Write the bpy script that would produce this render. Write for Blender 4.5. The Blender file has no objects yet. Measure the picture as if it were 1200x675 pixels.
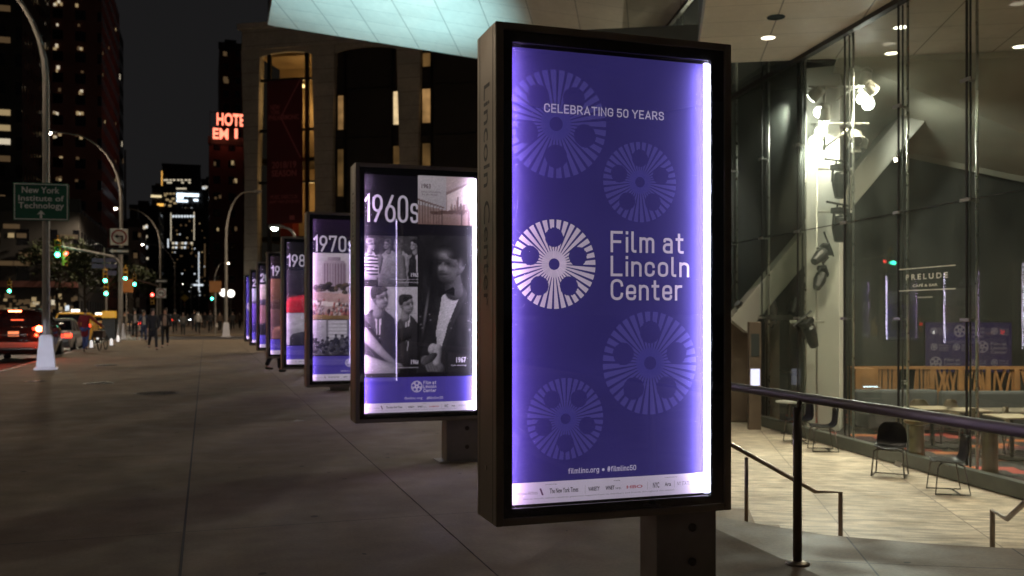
import bpy, bmesh, math, random
from mathutils import Vector, Matrix
rng = random.Random(11)
S = bpy.context.scene
COL = S.collection
rad = math.radians

# ---------------------------------------------------------------- camera, night sky, exposure
YAW = rad(18.07)
EYE = 1.6
FX = (math.sin(YAW), math.cos(YAW)); RX = (math.cos(YAW), -math.sin(YAW))
FPX = 1100.0
cam_d = bpy.data.cameras.new('camera'); cam = bpy.data.objects.new('camera', cam_d); COL.objects.link(cam)
cam.location = (0, 0, EYE); cam.rotation_euler = (rad(90), 0, -YAW)
cam_d.sensor_width = 36; cam_d.lens = 33.0; cam_d.shift_y = 29.5/1200
cam_d.clip_start = .05; cam_d.clip_end = 4000
cam_d.dof.use_dof = True; cam_d.dof.focus_distance = 5.6; cam_d.dof.aperture_fstop = 2.6
S.camera = cam
W = bpy.data.worlds.new('World'); S.world = W; W.use_nodes = True
wn = W.node_tree; bgn = wn.nodes['Background']
tc = wn.nodes.new('ShaderNodeTexCoord'); sx = wn.nodes.new('ShaderNodeSeparateXYZ'); cr = wn.nodes.new('ShaderNodeValToRGB')
wn.links.new(tc.outputs['Generated'], sx.inputs[0]); wn.links.new(sx.outputs['Z'], cr.inputs[0]); wn.links.new(cr.outputs[0], bgn.inputs[0])
cr.color_ramp.elements[0].position = 0.0; cr.color_ramp.elements[0].color = (.0108, .0105, .0110, 1)
cr.color_ramp.elements[1].position = .5; cr.color_ramp.elements[1].color = (.0095, .0092, .0095, 1)
bgn.inputs[1].default_value = 1.0
S.view_settings.view_transform = 'Standard'; S.view_settings.look = 'None'
S.view_settings.exposure = 0.0; S.view_settings.gamma = 1.0
S.cycles.use_denoising = True
S.cycles.max_bounces = 7; S.cycles.diffuse_bounces = 3; S.cycles.glossy_bounces = 4; S.cycles.transparent_max_bounces = 16
S.cycles.caustics_reflective = False; S.cycles.caustics_refractive = False
S.cycles.sample_clamp_indirect = 6.0

def ray(px, py=367.0):
    u = (px-600)/FPX; w = (367-py)/FPX
    return Vector((u*RX[0]+FX[0], u*RX[1]+FX[1], w))
def at(px, z):                      # ground point seen in column px at depth z along the view
    d = ray(px); return Vector((d.x*z, d.y*z, 0))
def hz(py, z): return EYE + (367-py)/FPX*z
def wx(px, Y):                      # X on the plane Y = const
    d = ray(px); return d.x*Y/d.y
def wz(px, py, Y):
    d = ray(px, py); return EYE + d.z*Y/d.y
def gpt(px, py, h=0.0):
    d = ray(px, py); t = (h-EYE)/d.z; return Vector((d.x*t, d.y*t, h))
UB = Vector((.457, .8895, 0)); VB = Vector((.8895, -.457, 0))
def uv(u, v, z=0): return UB*u + VB*v + Vector((0, 0, z))

# ---------------------------------------------------------------- materials
MATS = {}
def nd(nt, t, **kw):
    n = nt.nodes.new(t)
    for k, v in kw.items(): setattr(n, k, v)
    return n
def mat(name, col, rough=.6, metal=0., noise=None, bump=None, emit=None, spec=.5, coat=0.):
    """plain principled surface with noise variation; noise=(scale, amount), bump=(scale, strength), emit=(colour, strength)"""
    if name in MATS: return MATS[name]
    m = bpy.data.materials.new(name); m.use_nodes = True; MATS[name] = m
    nt = m.node_tree; b = nt.nodes['Principled BSDF']
    b.inputs['Base Color'].default_value = (*col, 1); b.inputs['Roughness'].default_value = rough
    b.inputs['Metallic'].default_value = metal; b.inputs['Specular IOR Level'].default_value = spec
    b.inputs['Coat Weight'].default_value = coat
    if noise or bump:
        t = nd(nt, 'ShaderNodeTexCoord')
    if noise:
        n = nd(nt, 'ShaderNodeTexNoise'); n.inputs['Scale'].default_value = noise[0]; n.inputs['Detail'].default_value = 5
        nt.links.new(t.outputs['Object'], n.inputs['Vector'])
        r = nd(nt, 'ShaderNodeMapRange'); r.inputs[1].default_value = .25; r.inputs[2].default_value = .75
        r.inputs[3].default_value = 1-noise[1]; r.inputs[4].default_value = 1+noise[1]
        nt.links.new(n.outputs[0], r.inputs[0])
        x = nd(nt, 'ShaderNodeMix', data_type='RGBA', blend_type='MULTIPLY'); x.inputs[0].default_value = 1
        x.inputs[6].default_value = (*col, 1); nt.links.new(r.outputs[0], x.inputs[7]); nt.links.new(x.outputs[2], b.inputs['Base Color'])
        r2 = nd(nt, 'ShaderNodeMapRange'); r2.inputs[3].default_value = max(.02, rough-.12); r2.inputs[4].default_value = min(1, rough+.12)
        nt.links.new(n.outputs[0], r2.inputs[0]); nt.links.new(r2.outputs[0], b.inputs['Roughness'])
    if bump:
        n = nd(nt, 'ShaderNodeTexNoise'); n.inputs['Scale'].default_value = bump[0]; n.inputs['Detail'].default_value = 4
        nt.links.new(t.outputs['Object'], n.inputs['Vector'])
        bp = nd(nt, 'ShaderNodeBump'); bp.inputs['Strength'].default_value = bump[1]; bp.inputs['Distance'].default_value = .01
        nt.links.new(n.outputs[0], bp.inputs['Height']); nt.links.new(bp.outputs[0], b.inputs['Normal'])
    if emit:
        b.inputs['Emission Color'].default_value = (*emit[0], 1); b.inputs['Emission Strength'].default_value = emit[1]
    return m
def lamp_mat(name, col, s): return mat(name, (.02, .02, .02), .5, emit=(col, s))
def glass_mat(name, tint=(1, 1, 1), ior=1.5, boost=1.0, rough=0.0, haze=0.0):
    if name in MATS: return MATS[name]
    m = bpy.data.materials.new(name); m.use_nodes = True; MATS[name] = m
    nt = m.node_tree; nt.nodes.remove(nt.nodes['Principled BSDF'])
    o = nt.nodes['Material Output']; t = nd(nt, 'ShaderNodeBsdfTransparent'); t.inputs[0].default_value = (*tint, 1)
    g = nd(nt, 'ShaderNodeBsdfGlossy'); g.inputs['Roughness'].default_value = rough
    f = nd(nt, 'ShaderNodeFresnel'); f.inputs[0].default_value = ior
    k = nd(nt, 'ShaderNodeMath', operation='MULTIPLY', use_clamp=True); k.inputs[1].default_value = boost
    geo = nd(nt, 'ShaderNodeNewGeometry'); mi_ = nd(nt, 'ShaderNodeMix', data_type='FLOAT')
    mi_.inputs[2].default_value = ior; mi_.inputs[3].default_value = 1/ior; nt.links.new(geo.outputs['Backfacing'], mi_.inputs[0]); nt.links.new(mi_.outputs[0], f.inputs[0])
    x = nd(nt, 'ShaderNodeMixShader')
    nt.links.new(f.outputs[0], k.inputs[0]); nt.links.new(k.outputs[0], x.inputs[0])
    nt.links.new(t.outputs[0], x.inputs[1]); nt.links.new(g.outputs[0], x.inputs[2]); nt.links.new(x.outputs[0], o.inputs[0])
    if haze:       # uneven pale film standing in for lamp glare and sheen on the glass
        d1 = nd(nt, 'ShaderNodeBsdfDiffuse'); d2 = nd(nt, 'ShaderNodeBsdfTranslucent'); a_ = nd(nt, 'ShaderNodeMixShader'); b_ = nd(nt, 'ShaderNodeMixShader')
        d1.inputs[0].default_value = (.62, .70, .62, 1); d2.inputs[0].default_value = (.62, .70, .62, 1)
        tc_ = nd(nt, 'ShaderNodeTexCoord'); n_ = nd(nt, 'ShaderNodeTexNoise'); n_.inputs['Scale'].default_value = 1.1; n_.inputs['Detail'].default_value = 7; nt.links.new(tc_.outputs['Object'], n_.inputs['Vector'])
        r_ = nd(nt, 'ShaderNodeMapRange'); r_.inputs[1].default_value = .3; r_.inputs[2].default_value = .7; r_.inputs[3].default_value = haze*.5; r_.inputs[4].default_value = haze*1.5; nt.links.new(n_.outputs[0], r_.inputs[0])
        nt.links.new(d1.outputs[0], a_.inputs[1]); nt.links.new(d2.outputs[0], a_.inputs[2]); nt.links.new(r_.outputs[0], b_.inputs[0]); nt.links.new(x.outputs[0], b_.inputs[1]); nt.links.new(a_.outputs[0], b_.inputs[2]); nt.links.new(b_.outputs[0], o.inputs[0])
    return m
def art_mat(name, L):
    """printed backlit film: colours come from the mesh's colour attribute"""
    m = bpy.data.materials.new(name); m.use_nodes = True
    nt = m.node_tree; b = nt.nodes['Principled BSDF']
    a = nd(nt, 'ShaderNodeVertexColor'); a.layer_name = 'Col'
    t = nd(nt, 'ShaderNodeTexCoord'); n = nd(nt, 'ShaderNodeTexNoise'); n.inputs['Scale'].default_value = 3.5; n.inputs['Detail'].default_value = 6
    nt.links.new(t.outputs['Object'], n.inputs['Vector'])
    r = nd(nt, 'ShaderNodeMapRange'); r.inputs[1].default_value = .3; r.inputs[2].default_value = .7; r.inputs[3].default_value = L*.9; r.inputs[4].default_value = L*1.1
    nt.links.new(n.outputs[0], r.inputs[0]); nt.links.new(r.outputs[0], b.inputs['Emission Strength'])
    nt.links.new(a.outputs[0], b.inputs['Base Color']); nt.links.new(a.outputs[0], b.inputs['Emission Color'])
    b.inputs['Roughness'].default_value = .7; b.inputs['Specular IOR Level'].default_value = .2
    return m

# ---------------------------------------------------------------- mesh builder
class MB:
    def __init__(s): s.bm = bmesh.new(); s.mi = 0
    def _f(s, vs):
        try:
            f = s.bm.faces.new(vs); f.material_index = s.mi; return f
        except ValueError: return None
    def box(s, c, d, rz=0., rx=0., ry=0., taper=1.0):
        M = Matrix.Translation(c) @ Matrix.Rotation(rz, 4, 'Z') @ Matrix.Rotation(ry, 4, 'Y') @ Matrix.Rotation(rx, 4, 'X')
        v = []
        for z in (-.5, .5):
            k = taper if z > 0 else 1.
            for x, y in ((-.5, -.5), (.5, -.5), (.5, .5), (-.5, .5)):
                v.append(s.bm.verts.new(M @ Vector((x*d[0]*k, y*d[1]*k, z*d[2]))))
        for q in ((3, 2, 1, 0), (4, 5, 6, 7), (0, 1, 5, 4), (1, 2, 6, 5), (2, 3, 7, 6), (3, 0, 4, 7)): s._f([v[i] for i in q])
        return s
    def span(s, x0, x1, y0, y1, z0, z1): return s.box(((x0+x1)/2, (y0+y1)/2, (z0+z1)/2), (x1-x0, y1-y0, z1-z0))
    def bar(s, p, q, w, h=None):
        p = Vector(p); q = Vector(q); d = q-p; h = h or w
        z = d.normalized(); up = Vector((0, 0, 1)) if abs(z.z) < .95 else Vector((0, 1, 0))
        x = up.cross(z).normalized(); y = z.cross(x)
        v = [s.bm.verts.new(e + x*a*w/2 + y*b*h/2) for e in (p, q) for a, b in ((-1, -1), (1, -1), (1, 1), (-1, 1))]
        for f in ((3, 2, 1, 0), (4, 5, 6, 7), (0, 1, 5, 4), (1, 2, 6, 5), (2, 3, 7, 6), (3, 0, 4, 7)): s._f([v[i] for i in f])
        return s
    def tube(s, pts, r, n=8, r1=None, cap=True):
        pts = [Vector(p) for p in pts]; m = len(pts); rings = []
        px = None
        for i, p in enumerate(pts):
            d = (pts[min(i+1, m-1)] - pts[max(i-1, 0)]).normalized()
            if px is None:
                up = Vector((0, 0, 1)) if abs(d.z) < .9 else Vector((1, 0, 0)); x = up.cross(d).normalized()
            else:
                x = (px - d*px.dot(d)).normalized()
            px = x; y = d.cross(x)
            if isinstance(r, (list, tuple)): rr = r[i]
            else: rr = r if r1 is None else r + (r1-r)*i/(m-1)
            rings.append([s.bm.verts.new(p + (x*math.cos(2*math.pi*k/n) + y*math.sin(2*math.pi*k/n))*rr) for k in range(n)])
        for a, b in zip(rings, rings[1:]):
            for k in range(n): s._f([a[k], a[(k+1) % n], b[(k+1) % n], b[k]])
        if cap: s._f(rings[0][::-1]); s._f(rings[-1])
        return s
    def lathe(s, prof, n=16, c=(0, 0, 0), M=None):
        """prof = [(r, z)...] about local Z"""
        M = M or Matrix.Translation(c); rings = []
        for r, z in prof: rings.append([s.bm.verts.new(M @ Vector((r*math.cos(2*math.pi*k/n), r*math.sin(2*math.pi*k/n), z))) for k in range(n)])
        for a, b in zip(rings, rings[1:]):
            for k in range(n): s._f([a[k], a[(k+1) % n], b[(k+1) % n], b[k]])
        s._f(rings[0][::-1]); s._f(rings[-1]); return s
    def poly(s, pts): return s._f([s.bm.verts.new(p) for p in pts])
    def prism(s, pts2, z0, z1):
        a = [s.bm.verts.new((x, y, z0)) for x, y in pts2]; b = [s.bm.verts.new((x, y, z1)) for x, y in pts2]
        n = len(a); s._f(a[::-1]); s._f(b)
        for i in range(n): s._f([a[i], a[(i+1) % n], b[(i+1) % n], b[i]])
        return s
    def slab(s, pts3, off):
        """closed prism from a 3-D polygon and an offset vector"""
        off = Vector(off); a = [s.bm.verts.new(p) for p in pts3]; b = [s.bm.verts.new(Vector(p)+off) for p in pts3]
        n = len(a); s._f(a[::-1]); s._f(b)
        for i in range(n): s._f([a[i], a[(i+1) % n], b[(i+1) % n], b[i]])
        return s
    def loft(s, rings, cap=True):
        R = [[s.bm.verts.new(p) for p in r] for r in rings]; n = len(R[0])
        for a, b in zip(R, R[1:]):
            for k in range(n): s._f([a[k], a[(k+1) % n], b[(k+1) % n], b[k]])
        if cap: s._f(R[0][::-1]); s._f(R[-1])
        return s
    def build(s, name, m, parent=None, smooth=False, bevel=0., loc=None, seg=2):
        bmesh.ops.recalc_face_normals(s.bm, faces=s.bm.faces[:])
        me = bpy.data.meshes.new(name); s.bm.to_mesh(me); s.bm.free()
        for q in (m if isinstance(m, (list, tuple)) else [m]): me.materials.append(q)
        if smooth:
            for p in me.polygons: p.use_smooth = True
        o = bpy.data.objects.new(name, me); COL.objects.link(o)
        if parent: o.parent = parent
        if loc is not None: o.location = loc
        if bevel:
            b = o.modifiers.new('bevel', 'BEVEL'); b.width = bevel; b.segments = seg; b.limit_method = 'ANGLE'; b.angle_limit = rad(35)
        return o
def tag(o, label=None, cat=None, group=None, kind=None):
    if label: o['label'] = label
    if cat: o['category'] = cat
    if group: o['group'] = group
    if kind: o['kind'] = kind
    return o
def thing(name, label, cat, loc=(0, 0, 0), rz=0., group=None):
    o = bpy.data.objects.new(name, None); COL.objects.link(o); o.location = loc; o.rotation_euler = (0, 0, rz)
    o.empty_display_size = .2
    return tag(o, label, cat, group)
def dup(root, loc, rz=None, label=None, scale=None):
    r = root.copy(); COL.objects.link(r); r.location = loc
    if rz is not None: r.rotation_euler = (0, 0, rz)
    if label: r['label'] = label
    if scale: r.scale = (scale,)*3
    for ch in list(root.children):
        c = ch.copy(); COL.objects.link(c); c.parent = r
        for g in list(ch.children):
            d = g.copy(); COL.objects.link(d); d.parent = c
    return r
def bake(o):
    dg = bpy.context.evaluated_depsgraph_get(); me = bpy.data.meshes.new_from_object(o.evaluated_get(dg))
    o.modifiers.clear(); o.data = me
def light(name, kind, loc, power, col=(1, 1, 1), size=.1, aim=None, spot=None, blend=.5, parent=None):
    d = bpy.data.lights.new(name, kind); d.energy = power; d.color = col
    o = bpy.data.objects.new(name, d); COL.objects.link(o)
    o.location = loc
    if parent: o.parent = parent
    if kind == 'AREA': d.size = size
    else: d.shadow_soft_size = size
    if kind == 'SPOT': d.spot_size = rad(spot or 90); d.spot_blend = blend
    if aim is not None:
        o.rotation_euler = (Vector(aim)-Vector(loc)).to_track_quat('-Z', 'Y').to_euler()
    return o

# ---------------------------------------------------------------- lettering and flat printed art
_txt = {}
def text2d(body, bold=0.):
    k = (body, bold)
    if k not in _txt:
        cu = bpy.data.curves.new('t', 'FONT'); cu.body = body; cu.offset = bold; cu.resolution_u = 3
        o = bpy.data.objects.new('t', cu); COL.objects.link(o)
        dg = bpy.context.evaluated_depsgraph_get(); me = o.evaluated_get(dg).to_mesh()
        vs = [(v.co.x, v.co.y) for v in me.vertices]; fs = [tuple(p.vertices) for p in me.polygons]
        o.evaluated_get(dg).to_mesh_clear(); bpy.data.objects.remove(o); bpy.data.curves.remove(cu)
        _txt[k] = (vs, fs)
    return _txt[k]
def text_into(bm, body, fn, box, bold=0., fit=True, cap=None, layer=None, col=None):
    """lay text into a 2-D box (x0, y0, x1, y1); fn maps (x, y) to 3-D"""
    vs, fs = text2d(body, bold)
    if not vs: return
    ax = min(v[0] for v in vs); bx = max(v[0] for v in vs); ay = min(v[1] for v in vs); by = max(v[1] for v in vs)
    x0, y0, x1, y1 = box; sx_ = (x1-x0)/(bx-ax); sy_ = (y1-y0)/(by-ay)
    nv = [bm.verts.new(fn(x0+(x-ax)*sx_, y0+(y-ay)*sy_)) for x, y in vs]
    for f in fs:
        try:
            nf = bm.faces.new([nv[i] for i in f])
            if layer is not None:
                for l in nf.loops: l[layer] = (*col, 1)
        except ValueError: pass
def text_obj(name, lines, fn, m, parent, thick=None):
    """lines = [(text, box, bold)]"""
    bm = bmesh.new()
    for t, box, b in lines: text_into(bm, t, fn, box, b)
    me = bpy.data.meshes.new(name); bm.to_mesh(me); bm.free(); me.materials.append(m)
    o = bpy.data.objects.new(name, me); COL.objects.link(o)
    if parent: o.parent = parent
    if thick:
        s = o.modifiers.new('solid', 'SOLIDIFY'); s.thickness = thick; s.offset = 0
    return o
DIN = {
'F': [[(0,0),(0,1,0),(.5,1)],[(0,.5),(.42,.5)]], 'L': [[(0,1),(0,0,0),(.48,0)]], 'C': [[(.54,.74),(.54,1,.27),(0,1,.27),(0,0,.27),(.54,0,.27),(.54,.26)]],
'i': [[(0,0),(0,.69)],[(0,.975),(0,1)]], 'l': [[(0,1),(0,0,.12),(.14,0)]], 'm': [[(0,0),(0,.7)],[(0,.46),(0,.7,.16),(.33,.7,.16),(.33,0)],[(.33,.46),(.33,.7,.16),(.66,.7,.16),(.66,0)]],
'n': [[(0,0),(0,.7)],[(0,.44),(0,.7,.2),(.41,.7,.2),(.41,0)]], 't': [[(.12,.95),(.12,0,.13),(.31,0)],[(0,.7),(.29,.7)]], 'a': [[(.03,.6),(.03,.7,.08),(.4,.7,.18),(.4,0)],[(.4,.41),(0,.41,.18),(0,0,.18),(.4,0,.12),(.4,.2)]],
'c': [[(.40,.5),(.40,.7,.2),(0,.7,.2),(0,0,.2),(.40,0,.2),(.40,.2)]], 'o': [[(0,0,.2),(.42,0,.2),(.42,.7,.2),(0,.7,.2),'z']], 'e': [[(0,.34),(.42,.34,.01),(.42,.7,.2),(0,.7,.2),(0,0,.2),(.42,0,.2),(.42,.14)]],
'r': [[(0,0),(0,.7)],[(0,.44),(0,.7,.2),(.28,.7)]], 's': [[(.36,.56),(.36,.7,.14),(0,.7,.15),(0,.37,.15),(.38,.35,.15),(.38,0,.15),(0,0,.14),(0,.14)]], 'f': [[(.1,0),(.1,1,.16),(.3,1)],[(0,.7),(.27,.7)]],
'g': [[(0,.02,.2),(.42,.02,.2),(.42,.7,.2),(0,.7,.2),'z'],[(.42,.7),(.42,-.27,.18),(.03,-.27)]], '#': [[(.12,0),(.2,1)],[(.36,0),(.44,1)],[(0,.33),(.52,.33)],[(.04,.67),(.56,.67)]], '.': [[(0,0),(0,.07)]],
'0': [[(0,0,.25),(.5,0,.25),(.5,1,.25),(0,1,.25),'z']], '1': [[(0,.8),(.2,1,0),(.2,0)]], '2': [[(0,.74),(0,1,.25),(.5,1,.25),(.5,.58,.15),(0,0,0),(.52,0)]], '5': [[(.46,1),(.04,1,0),(.02,.56,0),(.5,.62,.24),(.5,0,.25),(0,0,.25),(0,.22)]],
'6': [[(0,0,.25),(.5,0,.25),(.5,.6,.25),(0,.6,.25),'z'],[(.38,1),(.03,.42)]], '7': [[(0,.84),(0,1,0),(.5,1,0),(.16,0)]], '8': [[(0,0,.24),(.52,0,.24),(.52,.53,.24),(0,.53,.24),'z'],[(.04,.53,.2),(.48,.53,.2),(.48,1,.2),(.04,1,.2),'z']], '9': [[(0,.4,.25),(.5,.4,.25),(.5,1,.25),(0,1,.25),'z'],[(.12,0),(.47,.58)]],
'E': [[(.46,1),(0,1,0),(0,0,0),(.46,0)],[(0,.5),(.4,.5)]], 'B': [[(0,.52),(0,1,0),(.47,1,.22),(.47,.52,.2),(0,.52)],[(0,.52),(.52,.52,.22),(.52,0,.24),(0,0,0),(0,.52)]], 'R': [[(0,0),(0,1,0),(.5,1,.24),(.5,.46,.24),(0,.46)],[(.25,.46),(.54,0)]], 'A': [[(0,0),(.3,1,0),(.6,0)],[(.1,.27),(.5,.27)]],
'T': [[(0,1),(.56,1)],[(.28,1),(.28,0)]], 'I': [[(0,0),(0,1)]], 'N': [[(0,0),(0,1,0),(.54,0,0),(.54,1)]], 'G': [[(.54,.74),(.54,1,.27),(0,1,.27),(0,0,.27),(.54,0,.27),(.54,.48,0),(.3,.48)]], 'Y': [[(0,1),(.3,.46,0),(.6,1)],[(.3,.46),(.3,0)]],
'S': [[(.5,.76),(.5,1,.22),(0,1,.22),(0,.53,.22),(.52,.5,.22),(.52,0,.22),(0,0,.22),(0,.24)]], 'P': [[(0,0),(0,1,0),(.5,1,.24),(.5,.44,.24),(0,.44)]], 'U': [[(0,1),(0,0,.27),(.54,0,.27),(.54,1)]], 'D': [[(0,.5),(0,1,0),(.54,1,.27),(.54,0,.27),(0,0,0),(0,.5)]], 'O': [[(0,0,.27),(.54,0,.27),(.54,1,.27),(0,1,.27),'z']], 'V': [[(0,1),(.3,0,0),(.6,1)]],
}
def _round(path):
    closed = path[-1] == 'z'; P = [(p[0], p[1], (p[2] if len(p) > 2 else 0)) for p in path if p != 'z']; n = len(P); out = []
    for i, (x, y, r) in enumerate(P):
        if r <= 0 or (not closed and i in (0, n-1)): out.append((x, y)); continue
        a = Vector(P[i-1][:2]); c = Vector(P[(i+1) % n][:2]); b = Vector((x, y)); u = (a-b); v = (c-b)
        k1 = .5 if (closed or 0 < i-1) else 1.; k2 = .5 if (closed or i+1 < n-1) else 1.
        d = min(r, u.length*k1, v.length*k2); p0 = b+u.normalized()*d; p1 = b+v.normalized()*d
        for j in range(8): t = j/7; q = p0*(1-t)**2+b*2*t*(1-t)*.86+p1*t*t + (p0+p1)*.5*2*t*(1-t)*.14; out.append((q.x, q.y))
    res = []
    for q in out:
        if not res or (q[0]-res[-1][0])**2+(q[1]-res[-1][1])**2 > 1e-7: res.append(q)
    return res, closed
def din_strokes(text):
    x = 0; S_ = []
    for ch in text:
        if ch == ' ': x += .30; continue
        g = DIN[ch]; w = max(p[0] for s in g for p in s if p != 'z')
        for s in g:
            pts, cl = _round(s); S_.append(([(p[0]+x, p[1]) for p in pts], cl))
        x += w+.29
    return S_
def din_into(bm, text, fn, box, w, layer=None, col=None, dz=.15):
    S_ = din_strokes(text); ax = min(p[0] for s, _ in S_ for p in s); bx = max(p[0] for s, _ in S_ for p in s)
    x0, y0, x1, y1 = box; h = w/2; kx = (x1-x0-w)/max(bx-ax, 1e-6); ky = (y1-y0-w)
    for j, (s, cl) in enumerate(S_):
        P = [Vector((x0+h+(p[0]-ax)*kx, y0+h+p[1]*ky)) for p in s]; n = len(P); pr = []
        for i in range(n):
            a = P[i-1] if (i > 0 or cl) else None; c = P[(i+1) % n] if (i < n-1 or cl) else None
            d1 = (P[i]-a).normalized() if a is not None else None; d2 = (c-P[i]).normalized() if c is not None else None
            d1 = d1 or d2; d2 = d2 or d1; t = (d1+d2); t = t.normalized() if t.length > 1e-6 else d1
            nn = Vector((-t.y, t.x)); k = 1/max(.45, t.dot(d1)); e = Vector((0, 0))
            if a is None: e = -d2*h
            if c is None: e = d1*h
            pr.append((P[i]+nn*h*k+e, P[i]-nn*h*k+e))
        vs = [(bm.verts.new(fn(q[0].x, q[0].y, j*dz)), bm.verts.new(fn(q[1].x, q[1].y, j*dz))) for q in pr]
        for i in range(n if cl else n-1):
            A_, B_ = vs[i], vs[(i+1) % n]
            f = bm.faces.new([A_[1], B_[1], B_[0], A_[0]])
            if layer is not None:
                for l in f.loops: l[layer] = (*col, 1)
class Art:
    """flat printed artwork in the plane y = y0, layered by fractions of a millimetre"""
    def __init__(s, y0, flip=False, w=1.195):
        s.bm = bmesh.new(); s.L = s.bm.loops.layers.float_color.new('Col'); s.y0 = y0; s.flip = flip; s.w = w; s.k = 0
    def fn(s, k):
        sg = 1 if s.flip else -1
        return lambda x, y: (((s.w-x) if s.flip else x), s.y0 + sg*k*.00016, y)
    def poly(s, pts, col, k=None):
        if k is None: s.k += 1; k = s.k
        fn = s.fn(k)
        f = s.bm.faces.new([s.bm.verts.new(fn(x, y)) for x, y in pts])
        for l in f.loops: l[s.L] = (*col, 1)
    def rect(s, x0, y0, x1, y1, col, k=None): s.poly([(x0, y0), (x1, y0), (x1, y1), (x0, y1)], col, k)
    def grad(s, x0, y0, x1, y1, cb, ct, n=10):
        s.k += 1
        for i in range(n):
            a = i/n; b = (i+1)/n; c = [p+(q-p)*(a+b)/2 for p, q in zip(cb, ct)]
            s.rect(x0, y0+(y1-y0)*a, x1, y0+(y1-y0)*b, c, s.k)
    def ell(s, cx, cy, rx, ry, col, n=24, rot=0., k=None):
        c, sn = math.cos(rot), math.sin(rot)
        s.poly([(cx+rx*math.cos(t)*c-ry*math.sin(t)*sn, cy+rx*math.cos(t)*sn+ry*math.sin(t)*c) for t in [2*math.pi*i/n for i in range(n)]], col, k)
    def text(s, t, box, col, bold=0.):
        s.k += 1; text_into(s.bm, t, s.fn(s.k), box, bold, layer=s.L, col=col)
    def din(s, t, box, col, w):
        s.k += 1; k0 = s.k; s.k += 3; sg = 1 if s.flip else -1
        din_into(s.bm, t, lambda x, y, j: (((s.w-x) if s.flip else x), s.y0+sg*(k0+(j % 3))*.00016, y), box, w, s.L, col, dz=1)
    def reel(s, cx, cy, r, col, bgc, rot=0., n=36, clip=0., holes=True, ry=None):
        """film reel emblem: radial bars with five round openings"""
        s.k += 1; fn = s.fn(s.k); ry = ry or r
        NR, NA = 44, 5
        hs = [(.60*math.cos(rot+math.pi/2+2*math.pi*i/5), .60*math.sin(rot+math.pi/2+2*math.pi*i/5)) for i in range(5)]
        def ok(rr, a):
            x, y = rr*math.cos(a), rr*math.sin(a)
            if cx+x*r < clip+.004: return False
            return all((x-h[0])**2+(y-h[1])**2 > .218**2 for h in hs)
        for i in range(n):
            a0 = 2*math.pi*i/n
            for j in range(NA):
                t0 = a0+2*math.pi/n*.66*j/NA; t1 = a0+2*math.pi/n*.66*(j+1)/NA
                start = None
                for q in range(NR+1):
                    rr = .13+.87*q/NR
                    good = q < NR and ok(rr+.435/NR, (t0+t1)/2)
                    if good and start is None: start = rr
                    if not good and start is not None:
                        P = [(start, t0), (rr, t0), (rr, t1), (start, t1)]
                        f = s.bm.faces.new([s.bm.verts.new(fn(cx+p*r*math.cos(t), cy+p*ry*math.sin(t))) for p, t in P])
                        for l in f.loops: l[s.L] = (*col, 1)
                        start = None
        # solid hub ring
        for q in range(40):
            a, b = 2*math.pi*q/40, 2*math.pi*(q+1)/40
            f = s.bm.faces.new([s.bm.verts.new(fn(cx+p*r*math.cos(t), cy+p*ry*math.sin(t))) for p, t in ((.13, a), (.30, a), (.30, b), (.13, b))])
            for l in f.loops: l[s.L] = (*[.75*c+.25*d for c, d in zip(col, bgc)], 1)
    def build(s, name, m, parent):
        me = bpy.data.meshes.new(name); s.bm.to_mesh(me); s.bm.free(); me.materials.append(m)
        o = bpy.data.objects.new(name, me); COL.objects.link(o); o.parent = parent; return o

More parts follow.
